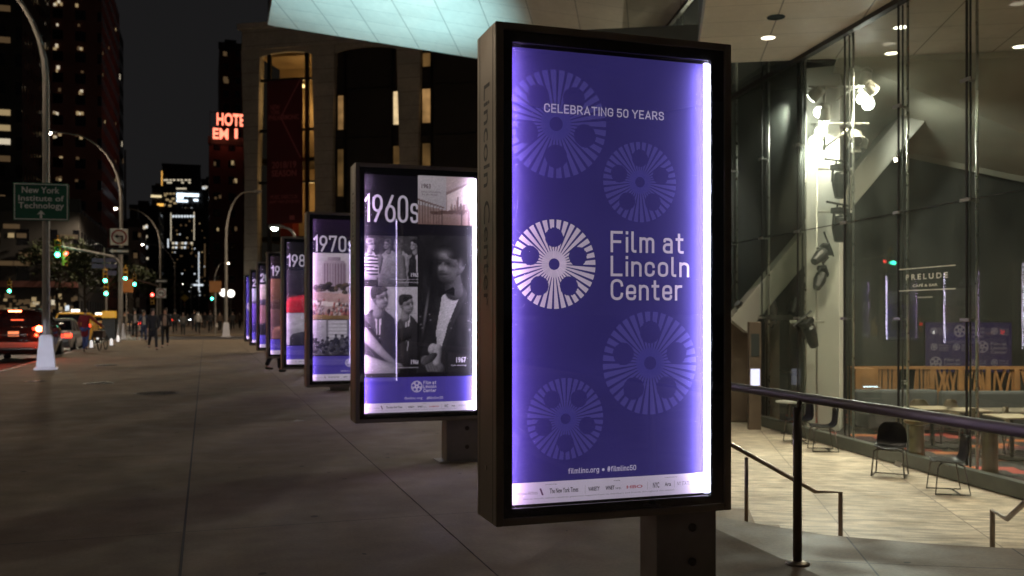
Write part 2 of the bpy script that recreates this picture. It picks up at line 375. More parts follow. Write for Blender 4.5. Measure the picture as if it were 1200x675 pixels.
def paving(name, col, du, su, ou, dv, sv, ov, w=.012, jcol=None, tone=.1, blot=.25, streak=0., rough=.7, bump=.3, wv=None, metal=0., gum=False):
    m = bpy.data.materials.new(name); m.use_nodes = True; nt = m.node_tree; b = nt.nodes['Principled BSDF']; MATS[name] = m
    L = nt.links.new
    t = nd(nt, 'ShaderNodeTexCoord'); P = t.outputs['Object']
    def math_(op, a, c=None, clamp=False):
        n = nd(nt, 'ShaderNodeMath', operation=op, use_clamp=clamp)
        for i, x in enumerate((a, c)):
            if x is None: continue
            if isinstance(x, (int, float)): n.inputs[i].default_value = x
            else: L(x, n.inputs[i])
        return n.outputs[0]
    def coord(d):
        n = nd(nt, 'ShaderNodeVectorMath', operation='DOT_PRODUCT'); L(P, n.inputs[0]); n.inputs[1].default_value = d; return n.outputs['Value']
    masks = []; cells = []
    cu, cv = coord(du), coord(dv)
    for c, s_, o_, ww in ((cu, su, ou, w), (cv, sv, ov, wv or w)):
        q = math_('DIVIDE', math_('SUBTRACT', c, o_), s_)
        cells.append(math_('FLOOR', q))
        f = math_('ABSOLUTE', math_('SUBTRACT', math_('FRACT', math_('ADD', q, .5)), .5))
        masks.append(math_('LESS_THAN', f, ww/s_/2))
    jm = math_('MAXIMUM', masks[0], masks[1])
    cx = nd(nt, 'ShaderNodeCombineXYZ'); L(cells[0], cx.inputs[0]); L(cells[1], cx.inputs[1])
    wnz = nd(nt, 'ShaderNodeTexWhiteNoise'); L(cx.outputs[0], wnz.inputs[0])
    tn = nd(nt, 'ShaderNodeMapRange'); tn.inputs[3].default_value = 1-tone; tn.inputs[4].default_value = 1+tone; L(wnz.outputs[0], tn.inputs[0])
    def noise(scale, detail, lo, hi, vec=None, a=.3, z=.7):
        n = nd(nt, 'ShaderNodeTexNoise'); n.inputs['Scale'].default_value = scale; n.inputs['Detail'].default_value = detail; L(vec or P, n.inputs['Vector'])
        r = nd(nt, 'ShaderNodeMapRange'); r.inputs[1].default_value = a; r.inputs[2].default_value = z; r.inputs[3].default_value = lo; r.inputs[4].default_value = hi
        L(n.outputs[0], r.inputs[0]); return r.outputs[0], n.outputs[0]
    k = math_('MULTIPLY', tn.outputs[0], noise(.6, 6, 1-blot, 1+blot)[0])
    fine, fraw = noise(38, 5, 1-blot*.7, 1+blot*.7)
    k = math_('MULTIPLY', k, fine)
    k = math_('MULTIPLY', k, noise(5, 6, 1-blot*.6, 1+blot*.6)[0])
    if gum:
        vo = nd(nt, 'ShaderNodeTexVoronoi'); vo.inputs['Scale'].default_value = 2.6; L(P, vo.inputs['Vector'])
        gs_ = math_('LESS_THAN', vo.outputs['Distance'], math_('MULTIPLY', noise(7, 1, 0, .11)[0], 1.0)); k = math_('MULTIPLY', k, math_('SUBTRACT', 1.0, math_('MULTIPLY', gs_, .62)))
        k = math_('MULTIPLY', k, noise(1.7, 8, .90, 1.05, None, .36, .6)[0])
    if streak:
        cc = nd(nt, 'ShaderNodeCombineXYZ'); L(math_('MULTIPLY', cu, 2.0), cc.inputs[0]); L(math_('MULTIPLY', cv, 8.5), cc.inputs[1]); L(wnz.outputs[0], cc.inputs[2])
        k = math_('MULTIPLY', k, noise(1.3, 7, 1-streak, 1+streak*.6, cc.outputs[0], .35, .62)[0])
    x = nd(nt, 'ShaderNodeMix', data_type='RGBA', blend_type='MULTIPLY'); x.inputs[0].default_value = 1; x.inputs[6].default_value = (*col, 1); L(k, x.inputs[7])
    y = nd(nt, 'ShaderNodeMix', data_type='RGBA'); L(jm, y.inputs[0]); L(x.outputs[2], y.inputs[6]); y.inputs[7].default_value = (*(jcol or [c*.25 for c in col]), 1)
    L(y.outputs[2], b.inputs['Base Color'])
    rr = noise(2.2, 5, rough-.14, min(1, rough+.14))[0]; L(rr, b.inputs['Roughness']); b.inputs['Metallic'].default_value = metal
    bp = nd(nt, 'ShaderNodeBump'); bp.inputs['Strength'].default_value = bump; bp.inputs['Distance'].default_value = .004
    L(math_('SUBTRACT', fraw, math_('MULTIPLY', jm, 1.0)), bp.inputs['Height']); L(bp.outputs[0], b.inputs['Normal'])
    return m
XD, YD = (1, 0, 0), (0, 1, 0)
UD, VD = tuple(UB), tuple(VB)
M_walk = paving('concrete_pavement', (.150, .112, .074), XD, 46, -.15, YD, 4.03, 3.24, w=.014, jcol=(.035, .03, .024), tone=.10, blot=.15, rough=.84, wv=.010, gum=True)
M_terr = paving('stone_terrace', (.215, .15, .092), VD, 1.05, .25, UD, 1.5, .3, w=.012, tone=.07, blot=.18, rough=.6, gum=True)
M_plaza = paving('travertine_plaza', (.52, .455, .36), VD, 1.55, 0.55, UD, 2.9, .9, w=.014, jcol=(.16, .13, .10), tone=.06, blot=.16, streak=.42, rough=.45, bump=.12)
M_road = paving('asphalt', (.040, .040, .043), XD, 3.4, .3, YD, 60, 0, w=.03, jcol=(.03, .03, .03), tone=.05, blot=.3, rough=.55, bump=.6)
M_soff = paving('soffit_panels', (.72, .67, .58), UD, .915, .11, VD, 1.525, .5, w=.011, jcol=(.24, .22, .19), tone=.035, blot=.07, rough=.5, bump=.03, wv=.024)
M_stone = paving('hall_stone', (.42, .38, .32), YD, 500, 0, (0, 0, 1), 1.25, .3, w=.03, tone=.05, blot=.16, rough=.8)

# ---------------------------------------------------------------- ground
KERB = -5.25; LOW = -.95
g = MB(); g.box((0, 200, -1.35), (2600, 2600, .5)); tag(g.build('ground', mat('earth', (.03, .028, .025), .9, noise=(.3, .3))), kind='structure')
g = MB(); g.span(-70, KERB-.16, -60, 900, -1.0, -.13); g.span(KERB-.16, 160, 60.2, 74, -1.0, -.13); tag(g.build('road', M_road), kind='structure')
g = MB()
g.prism([(KERB, -30), (3.5, -30), (3.5, 3.0), (3.62, 6.9), (3.62, 60), (KERB, 60)], -1.05, 0)
tag(g.build('pavement', M_walk), kind='structure')
g = MB(); g.span(-.159, -.141, -29, 59.9, .001, .004); tag(g.build('pavement_joint', mat('joint_tar', (.022, .02, .018), .8, noise=(8, .4))), kind='structure')
g = MB(); g.span(1.687, 1.694, -29, 59.9, .001, .004); tag(g.build('pavement_joint', mat('joint_grit', (.06, .046, .032), .9, noise=(8, .4))), kind='structure')
g = MB(); g.prism([(3.503, -30), (9.5, -30), (9.5, 2.2), (5.9, 4.62), (4.85, 5.25), (4.25, 5.75), (3.95, 6.3), (3.623, 6.9), (3.503, 3.0)], -1.04, -.002)
tag(g.build('terrace', M_terr), kind='structure')
g = MB(); g.span(KERB-.155, KERB-.005, -30, 60.1, -.9, .012); g.span(KERB-.155, 3.6, 60.005, 60.155, -.9, .012)
tag(g.build('kerb', mat('granite', (.17, .16, .15), .6, noise=(9, .3))), kind='structure')
g = MB(); g.prism([(3.63, 6.9), (3.9, 6.6), (9.6, 2.3), (40, 2.3), (40, 60), (3.63, 60)], -1.06, LOW)
tag(g.build('plaza', M_plaza), kind='structure')
g = MB(); g.span(KERB, 160, 74, 300, -1.0, 0); tag(g.build('far_pavement', M_walk), kind='structure')
g = MB()
for i in range(7):
    y = 61.2
    g.span(-6.6-i*1.25, -6.0-i*1.25, 61.0, 64.2, -.126, -.122)
for y in (8, 17, 26, 35, 44, 53, 82, 95, 110, 130, 150, 175, 200):
    for x in (-8.9, -12.3, -15.7): g.span(x-.06, x+.06, y, y+3.2, -.126, -.122)
for y in (48.5, 50.2): g.bar((-17.5, y, -.124), (-6.2, y+.6, -.124), .45, .004)
tag(g.build('road_markings', mat('road_paint', (.62, .62, .6), .6, noise=(6, .35))), kind='structure')
# steps from the pavement down to the plaza (along the grid direction)
o_ = uv(8.3, -.25)
st = MB()
for i in range(5):
    st.prism([tuple((Vector((3.64, 7.15, 0)) + VB*(i*.31) + UB*a + VB*b).xy) for a, b in ((0, 0), (0, .31), (2.2, .31), (2.2, 0))], -1.02, -.158*(i+1))
tag(st.build('steps', M_terr), kind='structure')

# ---------------------------------------------------------------- concert hall overhang, sloping canopy, glass wall
def zc(x, y): return 12.295-.2537*(x-2.185)-.0562*(y-35.54)
def GX(y): return 10.67+.157*(y-10.06)
M_fas = paving('fascia_panels', (.11, .105, .098), UD, 1.83, .11, (0, 0, 1), 1.1, .2, w=.016, tone=.05, blot=.08, rough=.5)
M_dark = mat('dark_metal', (.035, .033, .03), .4, .6, noise=(6, .2))
hall = thing('concert_hall', 'glass fronted concert hall with low panelled soffit and bright sloping canopy', 'concert hall')
b = MB(); P = [uv(20.35, .72), uv(20.35, 16), uv(-8, 16), uv(-8, .72)]
b.slab([p+Vector((0, 0, 6.9)) for p in P], (0, 0, .35)); b.build('soffit', M_soff, hall)
b = MB(); b.slab([uv(20.34, .75, 7.26), uv(20.34, 16, 7.26), uv(-8, 16, 7.26), uv(-8, .75, 7.26)], (0, 0, 9)); b.build('upper_wall', M_fas, hall)
cpts = [uv(32.9, -14.45), uv(32.9, 0), (GX(30.4), 30.4, 0), (GX(17.5), 17.5, 0), uv(20.33, .70), uv(2.8, .70), (2.185, 1.2, 0)]
cp = [Vector((p[0], p[1], zc(p[0], p[1]))) for p in cpts]
b = MB(); b.slab(cp, (0, 0, .25)); b.build('canopy_soffit', M_soff, hall)
b = MB(); b.slab([p+Vector((0, 0, .253)) for p in cp], (0, 0, 1.3)); b.build('canopy_edge', M_dark, hall)
# glass wall
M_glass = glass_mat('wall_glass', (.88, .92, .89), 1.5, .45, haze=.030)
gl = thing('glass_wall', 'tall frameless glass wall of the lobby with thin steel rods and clamps', 'glass wall', (GX(10), 10, LOW))
def gpos(y, z, off=0.0): return Vector((GX(y)-GX(10)+off, y-10, z-LOW))
MULL = [3.4, 5.4, 7.3, 9.3, 11.28, 13.07, 14.83, 16.73, 18.48, 20.3, 22.2, 24.2, 26.2, 28.2, 30.3]
def gtop(y): return 6.88 if y < 17.4 else zc(GX(y), y)-.03
M_rod = mat('steel_rod', (.42, .42, .40), .3, .9, noise=(9, .15)); M_seal = mat('black_seal', (.012, .012, .012), .5)
for y0, y1 in zip(MULL, MULL[1:]):
    z1a = gtop(y0+.01); z1b = gtop(y1-.01)
    p = MB(); p.slab([gpos(y0+.012, LOW+.26), gpos(y1-.012, LOW+.26), gpos(y1-.012, z1b), gpos(y0+.012, z1a)], (.016, 0, 0)); p.build('glass_pane', M_glass, gl)
for y in MULL:
    m = MB(); m.tube([gpos(y-.03, LOW+.2, .17), gpos(y-.03, gtop(y), .17)], .022, 8); m.build('rod', M_rod, gl, smooth=True)
    m = MB(); m.tube([gpos(y+.16, LOW+.2, .20), gpos(y+.16, gtop(y), .20)], .016, 6); m.build('rod', M_seal, gl, smooth=True)
    m = MB(); m.span(*sum(([a-d, a+d] for a, d in zip(gpos(y, 0).xy, (.012, .014))), []), .26, gtop(y)-LOW); m.build('seal', M_seal, gl)
    m = MB()
    for z in (1.5, 3.3, 5.1):
        m.bar(gpos(y-.11, z, -.03), gpos(y+.11, z, -.03), .03, .05); m.bar(gpos(y, z, -.03), gpos(y, z, .2), .035)
    m.build('clamp', M_rod, gl)
for z in (3.3,):
    m = MB(); m.bar(gpos(MULL[0], z, .004), gpos(MULL[-1], z, .004), .02, .012); m.build('joint', M_seal, gl)
m = MB(); m.bar(gpos(MULL[0], 6.86, -.02), gpos(MULL[-1], 6.86, -.02), .14, .10); m.build('head_rail', M_dark, gl)
m = MB(); m.bar(gpos(17.5, gtop(17.5)-.05, -.02), gpos(30.3, gtop(30.3)-.05, -.02), .12, .10); m.build('upper_rail', M_dark, gl)
m = MB(); m.bar(gpos(MULL[0], LOW+.13, -.02), gpos(MULL[-1], LOW+.11, -.02), .16, .22); m.build('base_kerb', mat('green_sill', (.085, .10, .085), .35, noise=(4, .2)), gl, bevel=.012)

uf = MB(); uf.slab([(GX(18)+2.2, 18, 7.4), (GX(30)+2.2, 30, 7.4), (GX(30)+2.2, 30, 10.6), (GX(18)+2.2, 18, 10.6)], (.15, 0, 0)); uf.build('upper_foyer_wall', mat('cream_wall', (.62, .58, .46), .6, noise=(1, .08)), hall)
uf = MB(); uf.slab([(GX(18)+.3, 18, 7.25), (GX(30)+.3, 30, 7.25), (GX(30)+2.2, 30, 7.25), (GX(18)+2.2, 18, 7.25)], (0, 0, .12)); uf.build('upper_foyer_floor', M_dark, hall)
for y in (20.5, 25.5):
    uf = MB(); uf.lathe([(.05, .12), (.11, .06), (.12, -.04), (.06, -.1)], 12, (GX(y)+1.2, y, 9.6)); uf.build('assumed_foyer_lamp', lamp_mat('foyer_globe', (1, .9, .7), 6), hall); light('assumed_foyer_light', 'POINT', (GX(y)+1.2, y, 9.35), 150, (1, .9, .7), .12)  # unseen lamps assumed behind the lit upper glass
# lobby interior
lob = thing('lobby', 'dark lobby interior behind the glass wall with sloping bulkhead ceiling', 'lobby', (0, 0, 0))
M_carp = bpy.data.materials.new('patterned_carpet'); M_carp.use_nodes = True
nt = M_carp.node_tree; bb = nt.nodes['Principled BSDF']
t = nd(nt, 'ShaderNodeTexCoord'); mp = nd(nt, 'ShaderNodeMapping'); mp.inputs['Rotation'].default_value = (0, 0, .48); mp.inputs['Scale'].default_value = (1, 1, 1)
br = nd(nt, 'ShaderNodeTexBrick'); br.offset = .37; br.inputs['Scale'].default_value = 1.0; br.inputs['Mortar Size'].default_value = .0
br.inputs['Color1'].default_value = (0, 0, 0, 1); br.inputs['Color2'].default_value = (1, 1, 1, 1); br.inputs['Brick Width'].default_value = .62; br.inputs['Row Height'].default_value = .33
nt.links.new(t.outputs['Object'], mp.inputs[0]); nt.links.new(mp.outputs[0], br.inputs['Vector'])
rp = nd(nt, 'ShaderNodeValToRGB'); rp.color_ramp.interpolation = 'CONSTANT'
e = rp.color_ramp.elements; e[0].position = 0; e[0].color = (.02, .018, .02, 1); e[1].position = .62; e[1].color = (.05, .02, .03, 1)
for p_, c_ in ((.72, (.42, .055, .04, 1)), (.82, (.03, .025, .025, 1)), (.9, (.50, .15, .04, 1)), (.95, (.14, .03, .04, 1))):
    q = e.new(p_); q.color = c_
nz = nd(nt, 'ShaderNodeTexNoise'); nz.inputs['Scale'].default_value = 60; nt.links.new(t.outputs['Object'], nz.inputs['Vector'])
mx = nd(nt, 'ShaderNodeMix', data_type='RGBA', blend_type='MULTIPLY'); mx.inputs[0].default_value = .7
nt.links.new(br.outputs['Color'], rp.inputs[0]); nt.links.new(rp.outputs[0], mx.inputs[6]); nt.links.new(nz.outputs[0], mx.inputs[7]); nt.links.new(mx.outputs[2], bb.inputs['Base Color']); bb.inputs['Roughness'].default_value = .9
b = MB(); b.prism([(GX(3)+.1, 3), (26, 3), (26, 24), (GX(24)+.1, 24)], LOW+.003, LOW+.03); b.build('carpet', M_carp, lob)
M_int = mat('interior_dark_wall', (.026, .028, .026), .5, noise=(.7, .4)); M_red = mat('interior_red_wall', (.07, .022, .016), .5, noise=(.6, .4))
b = MB(); b.slab([uv(24.5, -3.8, LOW+.03), uv(24.5, 16, LOW+.03), uv(24.5, 16, 9), uv(24.5, -3.8, 9)], UB*.2); b.build('back_wall', M_int, lob)
#b = MB(); b.slab([uv(24.45, 3.9, 1.9), uv(24.45, 7.1, 1.9), uv(24.45, 7.1, 4.3), uv(24.45, 3.9, 4.3)], UB*.04); b.build('wood_panel', M_red, lob)
A1 = Vector((GX(16.8)+.5, 16.5, 6.89)); A2 = uv(20.3, 14, 6.89)
b = MB(); b.slab([uv(20.3, 3.6, 6.89), uv(20.3, 14, 6.89), uv(24.3, 14, 3.4), uv(24.3, 3.6, 6.0)], UB*.15+Vector((0, 0, .05))); b.build('bulkhead', mat('bulkhead_paint', (.42, .42, .35), .5, noise=(.8, .2)), lob)
M_white = mat('white_column_paint', (.70, .69, .63), .5, noise=(1.5, .05))
c0 = at(966, 20.6)
b = MB(); b.box((c0.x, c0.y, 3.0), (.72, .72, 7.85), rz=-.75); b.build('column', M_white, lob, bevel=.02)
b = MB(); b.bar((*at(862, 21.8).xy, hz(382, 21.8)), (*at(1075, 21.6).xy, hz(128, 21.6)), .75, .5); b.build('brace', mat('brace_paint', (.30, .295, .26), .6, noise=(1.2, .12)), lob, bevel=.015)
b = MB()
for x in (1000, 1012): b.box((*at(x+33, 23.6).xy, hz(288, 23.6)), (.18, .05, .55), rz=-.47)
b.build('lit_window', lamp_mat('warm_interior_window', (1, .8, .45), .22), lob)
# entrance vestibule
ve = thing('entrance_vestibule', 'bronze metal entrance portals beneath a bar of black spotlights', 'entrance', (*at(885, 22).xy, LOW))
def vl(px, z, zz): p = at(px, z); return Vector((p.x-at(885, 22).x, p.y-at(885, 22).y, zz-LOW))
M_brz = mat('bronze_panel', (.19, .15, .115), .45, .5, noise=(2, .25))
for a, c in ((850, 875), (898, 912)):
    b = MB(); p = (vl(a, 22, 0)+vl(c, 22, 0))/2; b.box((p.x, p.y, 1.2), ((c-a)/1100*22, .25, 2.36), rz=-YAW); b.build('pier', M_brz, ve, bevel=.015)
b = MB(); p = (vl(850, 22, 0)+vl(955, 20.6, 0))/2; b.bar(vl(850, 22, 1.50), vl(955, 20.7, 1.50), .16, .10); b.build('beam', M_dark, ve)
b = MB(); b.bar(vl(917, 21.7, LOW+1.2), vl(918.5, 21.7, LOW+1.2), 2.3, .05); b.bar(vl(925, 21.6, LOW+.02), vl(925, 21.6, 1.44), .05); b.bar(vl(940, 21.3, LOW+.02), vl(940, 21.3, 1.44), .05); b.build('door_frame', M_dark, ve)
py = thing('screen_pylon', 'slim bronze pylon with a small lit white screen by the entrance', 'pylon', (*at(884, 20.6).xy, LOW), rz=-YAW)
b = MB(); b.box((0, 0, 1.18), (.27, .14, 2.36)); b.build('post', M_brz, py, bevel=.012)
b = MB(); b.box((0, -.077, 1.15), (.20, .012, .36)); b.build('screen', lamp_mat('screen_light', (.80, .80, 1), 1.2), py)
b = MB(); b.box((0, -.075, 1.85), (.18, .008, .5)); b.build('sign_panel', mat('pylon_glass', (.06, .07, .07), .1), py)

# handrails
M_rail = mat('bronze_handrail', (.13, .108, .09), .46, .35, noise=(5, .15)); M_ss = mat('brushed_steel_rail', (.36, .31, .26), .35, .8, noise=(7, .2))
hr = thing('guard_rail', 'heavy dark bronze handrail on a round post at the pavement edge', 'handrail', (3.6, 5.13, 0))
b = MB(); b.tube([(-.1, -3.4, 1.06), (-.05, -1.85, 1.06), (.03, 0, 1.06), (.10, 1.4, 1.06), (.10, 2.6, 1.06)], .031, 14); b.build('rail', M_rail, hr, smooth=True)
for y, dx in ((0, 0), (-2.6, -.07), (2.4, .1)):
    b = MB(); b.tube([(dx-.01, y, .01), (dx-.01, y, 1.0)], .028, 12); b.tube([(dx-.01, y, .98), (dx+.01, y, 1.04)], .016, 8); b.build('post', M_rail, hr, smooth=True)
    b = MB(); b.lathe([(.075, 0), (.075, .006), (.05, .016), (.03, .02)], 20, (dx-.01, y, .001)); b.build('base_plate', M_ss, hr, smooth=True)
r2 = thing('stair_handrail', 'thin steel stair handrail sloping down to a short level end, behind the bronze rail', 'handrail', (*at(985, 8.6).xy, LOW))
e0 = at(985, 8.6); e0z = hz(577, 8.6)-LOW
b = MB(); k = -VB
b.tube([(0, 0, .003), (0, 0, e0z), k*.22+Vector((0, 0, e0z)), k*1.9+Vector((0, 0, e0z+.92)), k*2.3+Vector((0, 0, e0z+.92))], .021, 10); b.build('rail', M_ss, r2, smooth=True)
b = MB(); b.tube([k*.84+Vector((0, 0, .50)), k*.84+Vector((0, 0, e0z+.30))], .019, 10); b.build('post', M_ss, r2, smooth=True)
r3 = thing('stair_handrail', 'thin steel stair handrail end at right edge, bent downwards above the terrace edge', 'handrail', (*at(1163, 7.9).xy, LOW))
k = -UB; e0z = hz(598, 7.9)-LOW
b = MB(); b.tube([(0, 0, .003), (0, 0, e0z), k*.34+Vector((0, 0, e0z-.0)), k*1.7+Vector((0, 0, e0z+.75))], .021, 10); b.build('rail', M_ss, r3, smooth=True)
b = MB(); b.tube([k*1.4+Vector((0, 0, .3)), k*1.4+Vector((0, 0, e0z+.58))], .019, 10); b.build('post', M_ss, r3, smooth=True)

# manhole covers, litter
M_iron = mat('cast_iron', (.05, .045, .04), .5, .5, noise=(20, .4), bump=(60, .8))
for (px, py_), r, lab in (((42, 447), .24, 'round iron cover near the kerb glowing red from tail light'), ((115, 449), .36, 'dark iron cover in the pavement between the red one and the long joint'), ((183, 461), .43, 'largest iron cover in the pavement, left of the long joint'), ((125, 428), .36, 'farthest dark iron cover in the pavement')):
    p = gpt(px, py_); o = thing('manhole_cover', lab, 'manhole cover', (p.x, p.y, .001))
    b = MB(); b.lathe([(r, 0), (r, .006), (r-.03, .008)], 28); b.build('rim', M_iron, o)
    b = MB()
    for i in range(-3, 4):
        h = math.sqrt(max(.01, (r-.06)**2-(i*r*.25)**2)); b.span(-h, h, i*r*.25-.02, i*r*.25+.02, .008, .013)
    b.build('ribs', M_iron, o)
p = gpt(350, 494); b = MB()
for i in range(5): b.poly([(.05*i-.1+rng.uniform(-.02, .02), rng.uniform(-.05, .05), .004+rng.uniform(0, .02)) for _ in range(4)])
b.slab([(-.09, -.04, .004), (.05, -.05, .012), (.10, .02, .004), (-.02, .05, .02)], (0, 0, .004))
tag(b.build('crumpled_paper', mat('paper', (.5, .47, .43), .8), loc=(p.x, p.y, 0)), 'scrap of crumpled pale paper lying on the pavement', 'litter')

# ---------------------------------------------------------------- poster kiosks
PU = (.042, .033, .172); WH = (.62, .55, .66); REEL = (.082, .069, .29)
M_art = art_mat('backlit_print', .52)
M_alu = mat('bronze_cabinet', (.27, .235, .185), .42, .75, noise=(2.5, .22), bump=(220, .04)); M_blk = mat('black_border', (.004, .004, .005), .25, spec=.25)
M_kg = glass_mat('poster_glass', (.97, .97, .98), 1.5, 1.3, haze=.018)
M_tubeR = mat('led_tube', (.8, .8, .8), .5, emit=((.78, .70, 1.0), 58)); M_tubeL = mat('led_tube_dim', (.8, .8, .8), .5, emit=((.82, .55, 1.0), 68)); M_inner = mat('cabinet_inside', (.3, .3, .3), .7)
M_bolt = mat('dull_bolt', (.10, .085, .07), .45, .8); M_let = mat('black_letter', (.012, .011, .01), .5)
KX, KW, KD, K0, K1 = 1.469, 1.43, .36, .459, 3.159
PX0, PW, PZ0, PH = .10, 1.195, .553, 2.50
def kpx(px, py, Y): return (wx(px, Y)-KX-PX0, wz(px, py, Y)-PZ0)
def footer(A, tall=.105, band=0.):
    """white sponsor strip, small print, and the purple band with emblem above it when band > 0"""
    w = A.w
    A.rect(0, 0, w, tall, WH); INK = (.05, .035, .06)
    if band:
        A.rect(0, tall, w, tall+band, (.075, .055, .34)); cy = tall+band*.62
        A.reel(w*.47, cy, .062, WH, (.075, .055, .34)); x = w*.53
        for i, t in enumerate(('Film at', 'Lincoln', 'Center')): A.din(t, (x, cy+.035-i*.042-.012, x+.14, cy+.035-i*.042+.022), WH, .005)
        A.text('filmlinc.org', (w*.36, tall+band*.10, w*.52, tall+band*.22), WH); A.text('#filmlinc50', (w*.56, tall+band*.10, w*.71, tall+band*.22), WH)
    s = tall/.105; y = .046*s; h = .02*s
    A.text('American Airlines', (.03*w/1.195, y, .165, y+h*.9), (.25, .2, .26)); A.poly([(.175, y+.03), (.185, y+.032), (.20, y-.006), (.19, y-.008)], (.12, .05, .12))
    A.text('The New York Times', (.235, y, .405, y+h*1.25), INK, .02)
    A.text('VARIETY', (.465, y, .535, y+h), INK, .03); A.text('WNET', (.57, y, .625, y+h), INK, .03); A.text('THIRTEEN', (.63, y, .665, y+h*.5), INK)
    A.text('HBO', (.70, y, .80, y+h*.8), (.4, .12, .16), .03)
    for x in (.445, .83): A.rect(x, y-.012, x+.002, y+h+.01, (.3, .25, .3))
    A.text('NYC', (.865, y-.006, .905, y+.026), INK, .02); A.text('Arts', (.94, y, .98, y+h), INK, .02); A.text('NY STATE', (1.02, y, 1.10, y+h), (.2, .16, .22))
    A.rect(1.00, y-.01, 1.002, y+h+.008, (.3, .25, .3))
    A.text('presenting', (.21, .088*s, .275, .094*s), INK); A.text('media', (.62, .088*s, .66, .094*s), INK); A.text('supported by', (.94, .088*s, 1.02, .094*s), INK)
    A.text('film at lincoln center receives generous support from its members and friends throughout the season', (.08, .020*s, 1.0, .030*s), (.22, .18, .24))
def poster_front(A, blank=False):
    A.rect(0, 0, PW, PH, PU, 0)
    Y = 4.81
    def q(px, py): return kpx(px, py, Y)
    for cx, cy, rx_, rt in ((656, 143, 60, math.pi), (755, 212, 43, 0), (767, 426, 55, math.pi/5*0), (667, 492, 45, math.pi)):
        c = q(cx, cy); r = (q(cx+rx_, cy)[0]-q(cx-rx_, cy)[0])/2
        A.reel(c[0], c[1], r, REEL, PU, rt)
    c = q(653.5, 309); r = (q(703, 309)[0]-q(604, 309)[0])/2
    A.reel(c[0], c[1], r, (.60, .52, .60), PU)
    x0 = q(720, 300)[0]
    for t, (xa, ya, xb, yb) in (('Film at', (720.2, 294.8, 806.5, 271)), ('Lincoln', (720.2, 323.2, 813, 300.5)), ('Center', (720.2, 351.6, 804.6, 328))):
        a = q(xa, ya); b2 = q(xb, yb); a2 = q(xb, yb)
        u0, v0 = q(xa, ya); u1, _ = q(xb, yb); v1 = q(xa, yb-1.5)[1]
        A.din(t, (u0, v0, u1, v1), (.56, .49, .57), .0152)
    a = q(641.5, 129); b2 = q(783, 141); A.din('CELEBRATING 50 YEARS', (a[0], a[1], b2[0], q(641.5, 118.5)[1]), (.55, .5, .62), .0070)
    a = q(670, 557.5); m_ = q(706.4, 556); A.din('filmlinc.org', (a[0], a[1]+.002, m_[0], a[1]+.032), (.55, .5, .62), .0044)
    m0 = q(716, 556); m1 = q(750, 555); A.din('#filmlinc50', (m0[0], a[1]+.002, m1[0], a[1]+.032), (.55, .5, .62), .0044)
    A.ell((m0[0]+m_[0])/2, a[1]+.015, .008, .008, (.55, .5, .62))
    footer(A, .118)
LT = (.60, .55, .62)
K0Y = [4.78+4.93*i for i in range(8)]

